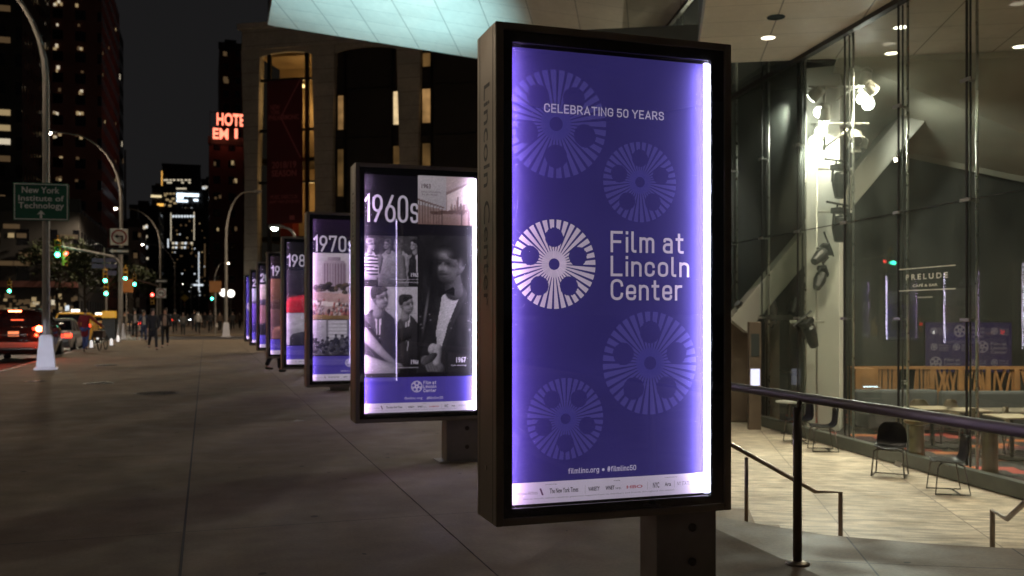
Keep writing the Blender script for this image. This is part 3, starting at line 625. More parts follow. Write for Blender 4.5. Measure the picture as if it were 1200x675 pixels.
# ---------------------------------------------------------------- printed photographs (tones painted into a fine grid, as a print has them)
import numpy as np
class Photo:
    def __init__(s, x0, y0, x1, y1, res, seed=1):
        s.x0, s.y0, s.x1, s.y1 = x0, y0, x1, y1; s.nx = max(4, int((x1-x0)/res)); s.ny = max(4, int((y1-y0)/res))
        s.X, s.Y = np.meshgrid(np.linspace(x0, x1, s.nx+1), np.linspace(y0, y1, s.ny+1)); s.C = np.zeros(s.X.shape+(3,)); s.r = np.random.RandomState(seed)
    def mix(s, m, col): s.C = s.C*(1-m[..., None])+np.asarray(col)*m[..., None] if np.ndim(col) == 1 else s.C*(1-m[..., None])+col*m[..., None]
    def bg(s, cb, ct, n=.15):
        t = ((s.Y-s.y0)/(s.y1-s.y0))[..., None]; s.C = np.asarray(cb)*(1-t)+np.asarray(ct)*t; s.C = s.C*(1+n*s.noise(9)[..., None])
    def noise(s, k):
        out = np.zeros(s.X.shape); amp = 1.
        for o in range(3):
            f = k*2**o; g = s.r.randn(f+2, f+2); xs = (s.X-s.x0)/(s.x1-s.x0)*f; ys = (s.Y-s.y0)/(s.y1-s.y0)*f; i = xs.astype(int); j = ys.astype(int); a = xs-i; b = ys-j; a = a*a*(3-2*a); b = b*b*(3-2*b)
            out += amp*((g[j, i]*(1-a)+g[j, i+1]*a)*(1-b)+(g[j+1, i]*(1-a)+g[j+1, i+1]*a)*b); amp *= .5
        return out*.5
    def blob(s, cx, cy, rx, ry, col, rot=0., L=(-.5, .55), amb=.25, soft=.06, shade=1., z=.6):
        c, n = math.cos(rot), math.sin(rot); u = ((s.X-cx)*c+(s.Y-cy)*n)/rx; v = (-(s.X-cx)*n+(s.Y-cy)*c)/ry; d = np.sqrt(u*u+v*v)
        m = np.clip((1-d)/soft+.5, 0, 1); nz = np.sqrt(np.clip(1-d*d, 0, 1)); lam = np.clip(u*L[0]+v*L[1]+nz*z, 0, 1.2)
        k = (1-shade)+shade*(amb+(1-amb)*lam); s.mix(m, np.asarray(col)*k[..., None])
    def dark(s, cx, cy, rx, ry, a, rot=0.):
        c, n = math.cos(rot), math.sin(rot); u = ((s.X-cx)*c+(s.Y-cy)*n)/rx; v = (-(s.X-cx)*n+(s.Y-cy)*c)/ry; s.C = s.C*(1-a*np.exp(-(u*u+v*v)))[..., None]
    def lite(s, cx, cy, rx, ry, col, rot=0.):
        c, n = math.cos(rot), math.sin(rot); u = ((s.X-cx)*c+(s.Y-cy)*n)/rx; v = (-(s.X-cx)*n+(s.Y-cy)*c)/ry; s.C = s.C+np.asarray(col)*np.exp(-(u*u+v*v))[..., None]
    def limb(s, p, q, r0, r1, col, side=-.5, amb=.25, soft=.12):
        px, py = p; qx, qy = q; dx, dy = qx-px, qy-py; ll = dx*dx+dy*dy; t = np.clip(((s.X-px)*dx+(s.Y-py)*dy)/ll, 0, 1); r = r0+(r1-r0)*t
        ex = (s.X-px-dx*t)/r; ey = (s.Y-py-dy*t)/r; d = np.sqrt(ex*ex+ey*ey); m = np.clip((1-d)/soft+.5, 0, 1); nz = np.sqrt(np.clip(1-d*d, 0, 1)); lam = np.clip(ex*side+ey*.5+nz*.65, 0, 1.2)
        s.mix(m, np.asarray(col)*(amb+(1-amb)*lam)[..., None])
    def poly(s, P, col, g=(0., 0.), fold=0.):
        ins = np.zeros(s.X.shape, bool); n = len(P)
        for i in range(n):
            (xa, ya), (xb, yb) = P[i], P[(i+1) % n]
            if ya == yb: continue
            ins ^= ((ya > s.Y) != (yb > s.Y)) & (s.X < (xb-xa)*(s.Y-ya)/(yb-ya)+xa)
        cx = sum(p[0] for p in P)/n; cy = sum(p[1] for p in P)/n; w = max(p[0] for p in P)-min(p[0] for p in P)+1e-6; h = max(p[1] for p in P)-min(p[1] for p in P)+1e-6
        k = 1+g[0]*(s.X-cx)/w+g[1]*(s.Y-cy)/h
        if fold: k = k*(1+fold*s.noise(11))
        s.mix(ins.astype(float), np.asarray(col)*np.clip(k, .05, 2)[..., None])
    def head(s, x, y, r, skin, hair, f=1, L=-.5, grey=True, glasses=False, bald=False):
        """a head about r tall in half height, turned to the side f"""
        sk = np.asarray(skin)
        s.limb((x-f*r*.12, y-r*.55), (x-f*r*.2, y-r*1.35), r*.42, r*.5, sk*.8, L)
        s.blob(x-f*r*.08, y+r*.18, r*.74, r*.80, sk, L=(L, .5)); s.blob(x+f*r*.16, y-r*.30, r*.54, r*.66, sk, L=(L, .4), soft=.25)
        s.blob(x-f*r*.02, y+r*.30, r*.62, r*.45, sk*1.05, L=(L, .6), soft=.5)
        for e in (.12, .58): s.dark(x+f*r*e, y+r*.10, r*.20, r*.13, .6); s.dark(x+f*r*e, y+r*.08, r*.09, r*.05, .8); s.dark(x+f*r*e, y+r*.27, r*.22, r*.05, .55)
        s.limb((x+f*r*.40, y+r*.10), (x+f*r*.52, y-r*.18), r*.07, r*.12, sk*1.1, L, .4, .4); s.dark(x+f*r*.45, y-r*.30, r*.15, r*.05, .5)
        s.dark(x+f*r*.36, y-r*.47, r*.26, r*.05, .65); s.lite(x+f*r*.36, y-r*.57, r*.2, r*.05, sk*.18); s.dark(x+f*r*.3, y-r*.92, r*.45, r*.10, .45)
        s.blob(x-f*r*.52, y-r*.02, r*.13, r*.24, sk*.85, L=(L, .4)); s.lite(x+f*r*.05, y+r*.5, r*.3, r*.18, sk*.22); s.lite(x+f*r*(.05), y-r*.15, r*.16, r*.14, sk*.2)
        if not bald:
            for (dx, dy, a, b) in ((-.30, .72, .58, .42), (.10, .86, .50, .26), (-.62, .42, .28, .50), (.34, .80, .30, .18)): s.blob(x+f*r*dx, y+r*dy, r*a, r*b, hair, L=(L, .9), amb=.45, soft=.18)
        if glasses:
            for e in (.12, .58): s.blob(x+f*r*e, y+r*.08, r*.19, r*.15, (.01, .01, .01), shade=.2)
    def torso(s, x, y, w, h, col, L=-.4, shirt=None, bow=False, tie=None):
        s.poly([(x-w, y-h), (x-w*1.02, y-h*.45), (x-w*.86, y-h*.16), (x-w*.3, y), (x+w*.3, y), (x+w*.86, y-h*.16), (x+w*1.02, y-h*.45), (x+w, y-h)], col, (L, .5), .22)
        s.lite(x-w*.6, y-h*.2, w*.3, h*.12, np.asarray(col)*.8)
        if shirt is not None:
            s.poly([(x-w*.22, y), (x+w*.22, y), (x+w*.02, y-h*.75)], shirt, (.2, .3), .08)
            s.poly([(x-w*.22, y), (x-w*.34, y-h*.12), (x, y-h*.8), (x+w*.02, y-h*.75)], np.asarray(col)*1.6, (L, .4)); s.poly([(x+w*.22, y), (x+w*.34, y-h*.12), (x+w*.04, y-h*.8), (x+w*.02, y-h*.75)], np.asarray(col)*1.3, (L, .4))
            if tie is not None: s.poly([(x-w*.05, y-h*.06), (x+w*.05, y-h*.06), (x+w*.06, y-h*.5), (x, y-h*.62), (x-w*.05, y-h*.5)], tie)
            if bow: s.poly([(x-w*.2, y+h*.0), (x, y-h*.05), (x+w*.2, y), (x+w*.2, y-h*.12), (x, y-h*.07), (x-w*.2, y-h*.12)], (.006, .006, .007))
    def into(s, A, grain=.08, lift=0., tint=None):
        A.k += 1; fn = A.fn(A.k); C = np.clip(s.C*(1+grain*s.r.randn(*s.X.shape)[..., None])+lift, 0, 1)
        if tint is not None: C = C.mean(axis=2, keepdims=True)*np.asarray(tint)
        V = [[A.bm.verts.new(fn(s.X[j, i], s.Y[j, i])) for i in range(s.nx+1)] for j in range(s.ny+1)]; L_ = A.L
        for j in range(s.ny):
            for i in range(s.nx):
                f = A.bm.faces.new((V[j][i], V[j][i+1], V[j+1][i+1], V[j+1][i]))
                for l, (a, b) in zip(f.loops, ((j, i), (j, i+1), (j+1, i+1), (j+1, i))): c = C[a, b]; l[L_] = (c[0], c[1], c[2], 1)
BWT = (1.0, .92, 1.0)
def poster_60(A):
    A.rect(0, 0, PW, PH, (.006, .005, .008), 0)
    Y = K0Y[1]+.03; q = lambda px, py: kpx(px, py, Y)
    a = q(426.5, 259); b2 = q(492, 229); A.din('1960s', (max(.004, a[0]), a[1], b2[0], b2[1]), LT, .026)
    x0, y0 = q(491, 262); y1 = q(491, 204)[1]; w = PW; h = y1-y0; res = .0085
    P = Photo(x0, y0, w, y1, res, 3); P.bg((.20, .12, .10), (.40, .31, .30), .12)            # foyer view
    P.poly([(x0+.32, y0+h*.28), (w, y0+h*.52), (w, y1), (x0+.70, y1), (x0+.32, y0+h*.62)], (.62, .50, .47), (.25, .2), .05)
    P.poly([(x0+.30, y0+h*.60), (x0+.72, y1), (x0+.68, y1), (x0+.30, y0+h*.66)], (.20, .13, .12)); P.poly([(x0, y0+h*.40), (x0+.31, y0+h*.30), (x0+.31, y1), (x0, y1)], (.40, .36, .37), (-.2, .2))
    for i in range(11): P.limb((x0+.36+i*.034, y0+h*.24), (x0+.37+i*.034, y0+h*rng.uniform(.40, .62)), .014, .010, rng.choice([(.24, .13, .11), (.36, .24, .20), (.15, .09, .08)]))
    P.poly([(x0+.12, y0+h*.26), (w, y0+h*.34), (w, y0+h*.26), (x0+.16, y0+h*.20)], (.10, .055, .045), (.3, 0))
    for i in range(9): P.limb((x0+.02+i*.03, y0), (x0+.02+i*.03, y0+h*(.48-.02*i)), .004, .004, (.13, .08, .07))
    P.poly([(x0, y0+h*.52), (x0+.29, y0+h*.36), (x0+.29, y0+h*.33), (x0, y0+h*.48)], (.14, .09, .08))
    for x_ in (.48, .56): P.limb((x0+x_, y0), (x0+x_, y0+h*.28), .012, .010, (.09, .05, .04))
    P.lite(w, y1-h*.3, .2, h*.5, (.22, .18, .20)); P.into(A)
    A.text('1963', (x0+.04, y1-.14, x0+.14, y1-.09), (.08, .05, .06), .02); A.text('Lincoln Center and the', (x0+.04, y1-.185, x0+.25, y1-.165), (.10, .07, .08)); A.text('first film festival', (x0+.04, y1-.215, x0+.21, y1-.195), (.10, .07, .08))
    yb = q(0, 331)[1]; yt = q(0, 264)[1]; x1 = x0-.004; h = yt-yb                            # group of four
    P = Photo(0, yb, x1, yt, res, 5); P.bg((.035, .032, .034), (.05, .045, .05), .3); G = np.array((.46, .42, .45))
    for x_, r_, t_ in ((.36, .062, .62), (.25, .055, .56)):
        P.torso(x_+.02, yt-.16, .135, .42, G*t_, -.3); P.limb((x_-.09, yt-.24), (x_-.12, yt-.42), .045, .035, G*t_*1.1); P.limb((x_+.14, yt-.24), (x_+.17, yt-.45), .045, .035, G*t_*.8); P.poly([(x_-.11, yt-.40), (x_+.15, yt-.40), (x_+.18, yb), (x_-.14, yb)], G*t_*.9, (-.3, .2), .25)
        P.head(x_, yt-.095, r_, G*.75, (.12, .10, .11), -1)
    P.torso(.57, yt-.16, .10, .5, (.014, .012, .014), -.3, G*1.1); P.head(.535, yt-.095, .058, G*.9, (.02, .018, .02), -1)
    P.torso(.07, yt-.165, .085, .42, G*1.05, -.2); 
    for i in range(9): P.poly([(-.01, yt-.21-i*.037), (.15, yt-.215-i*.037), (.15, yt-.232-i*.037), (-.01, yt-.227-i*.037)], (.025, .022, .026))
    P.head(.075, yt-.095, .06, G*1.15, (.30, .27, .28), 1, glasses=True); P.limb((.02, yb+.09), (.12, yb+.07), .04, .03, G*1.05); P.poly([(0, yb), (.15, yb), (.15, yb+.06), (0, yb+.06)], (.03, .03, .035))
    P.dark(.1, yb, .6, .12, .5); P.into(A, .12, 0, BWT)
    A.text('1965', (.50, yb+.10, .585, yb+.145), LT, .02); A.text('Opening night at the hall', (.28, yb+.065, .60, yb+.08), LT); A.text('first season of the festival', (.34, yb+.035, .60, yb+.05), LT)
    ym = q(0, 447)[1]; yb -= .006; H = yb-ym                                                # two seated men
    P = Photo(0, ym, x1, yb, res, 8); P.bg((.26, .23, .25), (.47, .43, .47), .06); P.poly([(.34, ym), (x1, ym), (x1, ym+H*.50), (.40, ym+H*.36)], (.018, .016, .02), (.2, .5), .3)
    P.torso(.46, yb-.30, .14, .55, (.035, .03, .035), -.5, G*1.1, tie=(.02, .02, .02)); P.limb((.36, ym+H*.42), (.56, ym+H*.50), .075, .06, (.035, .032, .036)); P.limb((.56, ym+H*.50), (.58, ym+H*.1), .06, .05, (.03, .028, .03)); P.head(.455, yb-.19, .10, G*.82, (.035, .03, .033), 1, -.3)
    P.torso(.15, yb-.235, .20, .60, (.045, .042, .052), -.4, G*1.15, tie=(.03, .028, .03)); P.head(.175, yb-.125, .118, G*.92, (.08, .07, .075), 1, -.5)
    P.limb((-.02, yb-.42), (.12, ym+H*.36), .075, .06, (.05, .046, .056)); P.limb((.0, ym+H*.46), (.17, ym+H*.26), .06, .045, G*.95); P.limb((.17, ym+H*.26), (.33, ym+H*.10), .042, .032, G*.85); P.blob(.37, ym+H*.08, .055, .03, G*.85, -.5)
    P.limb((-.05, ym+H*.10), (.30, ym+H*.02), .12, .08, G*1.15); P.dark(.2, ym+H*.15, .25, .03, .4, -.5); P.dark(.5, ym, .25, .2, .6); P.into(A, .10, 0, BWT)
    A.text('1966', (.50, ym+.09, .59, ym+.14), LT, .02); A.text('Directors in conversation', (.32, ym+.05, .60, ym+.066), LT)
    xr = x0+.004; yt2 = q(0, 262)[1]; cy = q(0, 302)[1]                                     # man in evening dress
    P = Photo(xr, ym, w, yt2, res, 11); P.bg((.010, .009, .011), (.014, .013, .016), .5); sk = np.array((.17, .150, .165))
    P.poly([(xr, ym), (xr+.10, cy-.62), (.76, cy-.36), (1.0, cy-.25), (w, cy-.36), (w, ym)], (.017, .016, .020), (-.3, .6), .35)
    P.poly([(.84, cy-.32), (1.06, cy-.20), (1.03, cy-.34), (.90, cy-.66), (.80, cy-.98), (.77, cy-.72)], (.50, .46, .51), (.25, .2), .10)
    P.poly([(1.06, cy-.20), (1.12, cy-.30), (.95, cy-.66), (.80, cy-1.05), (.90, cy-.64), (1.03, cy-.34)], (.035, .033, .04), (.3, .4), .1)
    P.head(.93, cy, .205, sk, (.012, .011, .012), -1, .55); P.lite(.86, cy+.12, .07, .04, sk*.9); P.lite(.87, cy-.03, .03, .03, sk*1.1); P.lite(1.04, cy+.0, .03, .06, sk*.7); P.lite(.81, cy-.03, .014, .03, sk*1.0)
    P.poly([(.80, cy-.235), (.88, cy-.275), (.97, cy-.225), (.98, cy-.33), (.89, cy-.30), (.81, cy-.345)], (.008, .008, .009)); 
    P.blob(.74, cy-.90, .055, .062, (.45, .42, .45)); P.limb((.66, cy-1.02), (.80, cy-1.10), .055, .06, sk*.9); 
    for i in range(4): P.limb((.66+i*.03, cy-1.05+i*.005), (.69+i*.03, cy-1.13), .018, .014, sk*.95)
    P.limb((.78, ym+.10), (.79, ym+.26), .04, .045, (.40, .37, .42)); P.blob(.70, cy-1.00, .10, .04, (.10, .085, .06), .6); P.lite(.66, cy-.5, .012, .16, (.14, .13, .15), -.15)
    for i in range(14): P.lite(rng.uniform(xr+.02, w-.05), rng.uniform(ym+.45, ym+.62), .008, .006, (.28, .24, .14))
    P.into(A, .12, 0, BWT)
    A.text('1967', (w-.20, ym+.10, w-.09, ym+.16), LT, .025); A.text('Gala evening', (w-.26, ym+.06, w-.09, ym+.08), LT)
    footer(A, .10, .27)
TB = (.012, 2.0, .64, 2.25)
def poster_70(A):
    A.rect(0, 0, PW, PH, (.010, .006, .014), 0); A.grad(0, 2.0, PW, PH, (.010, .006, .014), (.02, .010, .03)); A.din('1970s', TB, LT, .028); res = .011
    P = Photo(0, .95, PW, 1.98, res, 21); P.bg((.42, .27, .26), (.60, .52, .57), .06)
    P.poly([(.15, 1.40), (.52, 1.40), (.52, 1.80), (.48, 1.86), (.19, 1.86), (.15, 1.80)], (.40, .30, .36), (-.7, .2)); P.poly([(.23, 1.86), (.43, 1.86), (.43, 1.92), (.23, 1.92)], (.34, .25, .31), (-.6, 0)); P.poly([(.60, 1.40), (.88, 1.40), (.88, 1.66), (.60, 1.66)], (.42, .32, .37), (-.6, 0))
    for i in range(8): P.poly([(.17+i*.043, 1.42), (.19+i*.043, 1.42), (.19+i*.043, 1.82), (.17+i*.043, 1.82)], (.27-.01*i, .18-.008*i, .23-.01*i))
    for i in range(5): P.poly([(.62+i*.053, 1.42), (.64+i*.053, 1.42), (.64+i*.053, 1.63), (.62+i*.053, 1.63)], (.25, .17, .21))
    for i in range(46): P.blob(rng.uniform(0, PW), rng.uniform(1.36, 1.46)+.06*(rng.random()**3), rng.uniform(.03, .07), rng.uniform(.02, .05), rng.choice([(.08, .06, .035), (.05, .04, .03), (.14, .09, .05)]))
    P.poly([(0, 1.22), (PW, 1.12), (PW, 1.30), (0, 1.38)], (.46, .28, .26), (.2, .2), .15); P.poly([(0, 1.18), (PW, 1.06), (PW, 1.13), (0, 1.25)], (.64, .54, .52), (0, .2), .05); P.poly([(.70, 1.18), (PW, 1.20), (PW, 1.38), (.70, 1.36)], (.64, .57, .57), (.1, .2))
    for i in range(130):
        x_, y_ = rng.uniform(0, PW), rng.uniform(.98, 1.26); r_ = .012+.02*(1.26-y_)/.28; c = rng.choice([(.10, .05, .05), (.50, .10, .10), (.60, .46, .44), (.22, .10, .09), (.55, .2, .16)]); P.blob(x_, y_, r_, r_*1.5, c); P.blob(x_, y_+r_*1.6, r_*.6, r_*.7, (.45, .30, .26))
    P.poly([(0, .95), (PW, .95), (PW, 1.0), (0, 1.02)], (.20, .12, .04), (0, .5), .3); P.lite(0, 1.5, .12, .6, (.12, .08, .12)); P.into(A, .06)
    P = Photo(0, .40, PW, .94, res, 22); P.bg((.20, .17, .19), (.42, .38, .42), .1)
    for i in range(6): P.poly([(.22, .62+i*.055), (.86, .62+i*.055), (.86, .65+i*.055), (.22, .65+i*.055)], (.54, .49, .54), (.2, 0))
    for x_ in (.20, .53, .86): P.poly([(x_, .55), (x_+.035, .55), (x_+.035, .94), (x_, .94)], (.16, .14, .16))
    for i in range(60):
        y_ = .72-.30*i/60+rng.uniform(-.03, .03); x_ = rng.uniform(-.02, PW+.02); c = rng.uniform(.015, .10); r_ = .022+.014*i/60
        P.poly([(x_-r_*2.2, y_-r_*9), (x_-r_*1.9, y_-r_*2.2), (x_-r_*.5, y_-r_*.8), (x_+r_*.5, y_-r_*.8), (x_+r_*1.9, y_-r_*2.2), (x_+r_*2.2, y_-r_*9)], (c, c*.92, c), (-.5, .4), .2); P.blob(x_, y_, r_*.85, r_*1.2, (c*1.5+.12, c*1.4+.10, c*1.4+.11)); P.blob(x_, y_+r_*.6, r_*.9, r_*.75, (.03, .028, .03))
    P.into(A, .10, 0, BWT)
    A.text('1971', (.95, 1.90, 1.05, 1.94), (.1, .07, .09), .02); A.text('1973', (.95, .52, 1.06, .56), LT, .02); footer(A, .10, .28)
def two(A, title, bgc, up, lo):
    A.rect(0, 0, PW, PH, bgc, 0); A.din(title, TB, LT, .028); res = .0135
    for (y0, y1, cb, ct, coat, skin, hair, xx, yy, r, f, tint, seed) in (up, lo):
        P = Photo(0, y0, PW, y1, res, seed); P.bg(cb, ct, .2); P.torso(xx-.02, yy-r*1.05, r*2.6, yy-r*1.05-y0+.02, coat, -.5, shirt=[c*.8 for c in skin]); P.head(xx, yy, r, skin, hair, f, -.4); P.into(A, .09, 0, tint)
    footer(A, .10, .28)
def poster_80(A): two(A, '1980s', (.008, .007, .009), (1.06, 1.92, (.02, .015, .018), (.035, .03, .034), (.40, .02, .03), (.56, .38, .33), (.03, .016, .015), .50, 1.62, .19, 1, None, 31), (.40, 1.05, (.30, .26, .29), (.42, .38, .42), (.03, .027, .03), (.20, .17, .18), (.012, .01, .011), .50, .84, .16, 1, BWT, 32))
def poster_90(A): two(A, '1990s', (.014, .009, .010), (1.16, 1.92, (.10, .05, .03), (.20, .09, .05), (.06, .03, .022), (.36, .20, .14), (.03, .016, .012), .44, 1.60, .19, -1, None, 33), (.40, 1.15, (.05, .03, .028), (.12, .06, .05), (.20, .09, .07), (.40, .24, .18), (.02, .014, .012), .50, .92, .17, 1, None, 34))
def poster_00(A): two(A, '2000s', (.008, .007, .009), (1.30, 1.92, (.40, .28, .25), (.55, .44, .42), (.05, .04, .06), (.58, .38, .30), (.06, .03, .02), .34, 1.66, .17, 1, None, 35), (.40, 1.29, (.14, .07, .09), (.30, .14, .15), (.012, .010, .014), (.58, .36, .32), (.04, .028, .028), .44, .98, .19, -1, None, 36))
def poster_10(A): two(A, '2010s', (.010, .009, .016), (1.40, 1.92, (.36, .34, .44), (.50, .48, .58), (.10, .08, .12), (.42, .30, .28), (.03, .02, .03), .44, 1.68, .16, 1, None, 37), (.40, 1.39, (.05, .03, .18), (.14, .07, .40), (.03, .02, .10), (.24, .15, .42), (.02, .012, .05), .50, 1.02, .19, -1, None, 38))
KINDS = [(poster_front, 'purple poster with white film reel emblem, nearest the camera'), (poster_60, 'poster headed 1960s over black and white portraits'), (poster_70, 'poster headed 1970s with pink towers and crowds'),
         (poster_80, 'poster headed 1980s with a woman in red'), (poster_90, 'brown poster headed 1990s, above walking legs'), (poster_00, 'poster headed 2000s with warm faces'),
         (poster_10, 'poster headed 2010s with violet lower half'), (poster_front, 'plain purple poster, farthest of the row')]
cab = MB()
cab.span(0, .045, 0, KD, K0, K1); cab.span(KW-.045, KW, 0, KD, K0, K1); cab.span(.045, KW-.045, 0, KD, K0, K0+.04); cab.span(.045, KW-.045, 0, KD, K1-.04, K1)
brd = MB()
def ring(m, y0, y1, mirror=False):
    a, b_ = PX0-.004, PX0+PW+.004
    if mirror: a, b_ = KW-b_, KW-a
    m.span(.046, a, y0, y1, K0+.041, K1-.041); m.span(b_, KW-.046, y0, y1, K0+.041, K1-.041)
    m.span(a, b_, y0, y1, K0+.041, PZ0-.004); m.span(a, b_, y0, y1, PZ0+PH+.004, K1-.041)
ring(brd, .012, .024); ring(brd, KD-.024, KD-.012, True)
brd.span(.046, KW-.046, KD/2-.01, KD/2+.01, K0+.041, K1-.041)
cab_m = brd_m = None
ks = []
for i, y in enumerate(K0Y):
    fn, lab = KINDS[i]
    k = thing('poster_kiosk', 'lit street kiosk with ' + lab, 'poster kiosk', (KX, y, 0), group='lit poster kiosks along the pavement'); ks.append(k)
    if i == 0:
        oc = cab.build('cabinet', M_alu, k, bevel=.006); ob = brd.build('border', M_blk, k)
        g1 = MB(); g1.span(.046, KW-.046, .004, .009, K0+.041, K1-.041); og = g1.build('glass', M_kg, k)
        g2 = MB(); g2.span(.046, KW-.046, KD-.009, KD-.004, K0+.041, K1-.041); og2 = g2.build('glass', M_kg, k)
        t1 = MB(); t1.span(PX0+PW-.024, PX0+PW+.002, .030, .040, PZ0+.01, PZ0+PH-.01); ot = t1.build('light_tube', M_tubeR, k)
        t2 = MB(); t2.span(PX0-.016, PX0-.004, .030, .040, PZ0+.01, PZ0+PH-.01); ot2 = t2.build('light_tube', M_tubeL, k)
        t3 = MB(); t3.span(KW-PX0-.006, KW-PX0+.006, KD-.040, KD-.030, PZ0+.01, PZ0+PH-.01); ot3 = t3.build('light_tube', mat('led_tube_rear', (.8, .8, .8), .5, emit=((.72, .60, 1.0), 22)), k)
        p1 = MB(); p1.span(.985, 1.37, .07, .29, .012, K0-.002); op = p1.build('pedestal', mat('steel_pedestal', (.26, .24, .21), .5, .6, noise=(4, .25)), k, bevel=.006)
        for zz in (.36, .16):
            bs = MB(); bs.lathe([(.024, 0), (.024, .012), (.014, .018)], 12, M=Matrix.Translation((1.21, .069, zz)) @ Matrix.Rotation(rad(90), 4, 'X')); bs.build('bolt', M_bolt, op)
        f1 = MB(); f1.span(.90, 1.42, .02, .34, .002, .010); o_f = f1.build('footing', mat('footing_stone', (.15, .135, .115), .7, noise=(5, .2)), k)
        o_t = text_obj('lettering', [('Lincoln Center', (0, 0, 1.22, .115), .004)], lambda x, y_: (-.0015, .225-y_, 2.86-x), M_let, k)
        for yy in (.055, KD-.055): sm_ = MB(); sm_.span(-.0012, .0, yy-.002, yy+.002, K0+.01, K1-.01); sm_.build('seam', M_let, oc)
        lk = MB(); lk.lathe([(.014, 0), (.014, .004), (.006, .005)], 12, M=Matrix.Translation((0, .18, .75)) @ Matrix.Rotation(rad(-90), 4, 'Y')); lk.build('lock', M_ss, oc)
        dim_tube = ot2.data.copy(); dim_tube.materials.clear(); dim_tube.materials.append(mat('led_tube_weak', (.8, .8, .8), .5, emit=((.80, .55, 1.0), 24)))
        base_parts = [oc, ob, og, og2, ot, ot2, ot3, op, o_f, o_t]
        rear = Art(KD-.055, flip=False, w=PW)
    else:
        for o in base_parts:
            c = o.copy(); COL.objects.link(c); c.parent = k
            if i >= 2 and o is ot2: c.data = dim_tube
            for gch in o.children:
                d = gch.copy(); COL.objects.link(d); d.parent = c
    A = Art(.085, w=PW)
    # shift art to the poster's place
    fn(A)
    if i == 0: A0 = None
    o = A.build('poster', M_art, k); o.location = (PX0, 0, PZ0)
    if i == 0:
        R_ = Art(KD-.062, flip=True, w=PW); poster_front(R_); orr = R_.build('rear_poster', M_art, k); orr.location = (KW-PX0-PW, 0, PZ0)
    else:
        c = orr.copy(); COL.objects.link(c); c.parent = k

# ---------------------------------------------------------------- buildings along the street
def facade(name, col, bay, flo, glass=(.006, .006, .008), fx=(.28, .74), fz=(.34, .80)):
    m = bpy.data.materials.new(name); m.use_nodes = True; nt = m.node_tree; b = nt.nodes['Principled BSDF']; L = nt.links.new
    t = nd(nt, 'ShaderNodeTexCoord'); s_ = nd(nt, 'ShaderNodeSeparateXYZ'); L(t.outputs['Object'], s_.inputs[0])
    def mm(op, a, c=None):
        n = nd(nt, 'ShaderNodeMath', operation=op)
        for i, x in enumerate((a, c)):
            if x is None: continue
            if isinstance(x, (int, float)): n.inputs[i].default_value = x
            else: L(x, n.inputs[i])
        return n.outputs[0]
    h = mm('FRACT', mm('DIVIDE', mm('ADD', s_.outputs[0], s_.outputs[1]), bay)); v = mm('FRACT', mm('DIVIDE', s_.outputs[2], flo))
    w = mm('MULTIPLY', mm('MULTIPLY', mm('GREATER_THAN', h, fx[0]), mm('LESS_THAN', h, fx[1])), mm('MULTIPLY', mm('GREATER_THAN', v, fz[0]), mm('LESS_THAN', v, fz[1])))
    n = nd(nt, 'ShaderNodeTexNoise'); n.inputs['Scale'].default_value = .35; n.inputs['Detail'].default_value = 6; L(t.outputs['Object'], n.inputs['Vector'])
    r = nd(nt, 'ShaderNodeMapRange'); r.inputs[3].default_value = .6; r.inputs[4].default_value = 1.35; L(n.outputs[0], r.inputs[0])
    x = nd(nt, 'ShaderNodeMix', data_type='RGBA', blend_type='MULTIPLY'); x.inputs[0].default_value = 1; x.inputs[6].default_value = (*col, 1); L(r.outputs[0], x.inputs[7])
    y = nd(nt, 'ShaderNodeMix', data_type='RGBA'); L(w, y.inputs[0]); L(x.outputs[2], y.inputs[6]); y.inputs[7].default_value = (*glass, 1); L(y.outputs[2], b.inputs['Base Color'])
    rr = mm('SUBTRACT', .8, mm('MULTIPLY', w, .65)); L(rr, b.inputs['Roughness'])
    return m
WC = [lamp_mat('window_warm', (1, .72, .36), .32), lamp_mat('window_cream', (1, .86, .62), .6), lamp_mat('window_dim', (1, .62, .30), .07), lamp_mat('window_white', (.85, .93, 1), .9), lamp_mat('window_blue', (.25, .5, 1), .9)]
ub = MB(); ub.box((0, 0, 0), (1, 1, 1)); unit = []
for i, m in enumerate(WC):
    b = MB(); b.box((0, 0, 0), (1, 1, 1)); o = b.build('window', m); unit.append(o.data); bpy.data.objects.remove(o)
ub.bm.free()
def win(parent, p, d, kind=0, name='window'):
    o = bpy.data.objects.new(name, unit[kind]); COL.objects.link(o); o.parent = parent; o.location = p; o.scale = d; return o
def tower(label, px0, px1, ytop, Y, depth, m, bay=3, flo=3.2, n=0, size=(1.2, .12, 1.4), kinds=(0, 0, 1, 2, 2), rows=None, side=0, roof=True, z0=6, base=0, seed=1, name='tower_block', cat='building'):
    X0, X1 = wx(px0, Y), wx(px1, Y); H = wz((px0+px1)/2, ytop, Y); rg = random.Random(seed)
    t = thing(name, label, cat, (X0, Y, 0)); w = X1-X0
    b = MB(); b.span(0, w, 0, depth, -.2, H); b.build('wall', m, t)
    if roof:
        b = MB(); b.span(w*.2, w*.6, depth*.3, depth*.6, H+.01, H+3.5); b.build('roof_housing', M_dark, t); b = MB(); b.span(-.2, w+.2, -.2, .4, H-.6, H+.8); b.build('parapet', M_dark, t)
    for i in range(n):
        z = (rg.randrange(int(z0/flo)+1, max(int(z0/flo)+2, int(H/flo)))+.57)*flo
        if side and rg.random() < side: win(t, (w+.02, (rg.randrange(int(depth/bay))+.5)*bay, z), (size[1], size[0], size[2]), rg.choice(kinds))
        else: win(t, ((rg.randrange(max(1, int(w/bay)))+.5)*bay+rg.uniform(-.5, .5), -.02, z+rg.uniform(-.3, .3)), (size[0]*rg.uniform(.7, 1.3), size[1], size[2]*rg.uniform(.6, 1.3)), rg.choice(kinds))
    return t, w, H
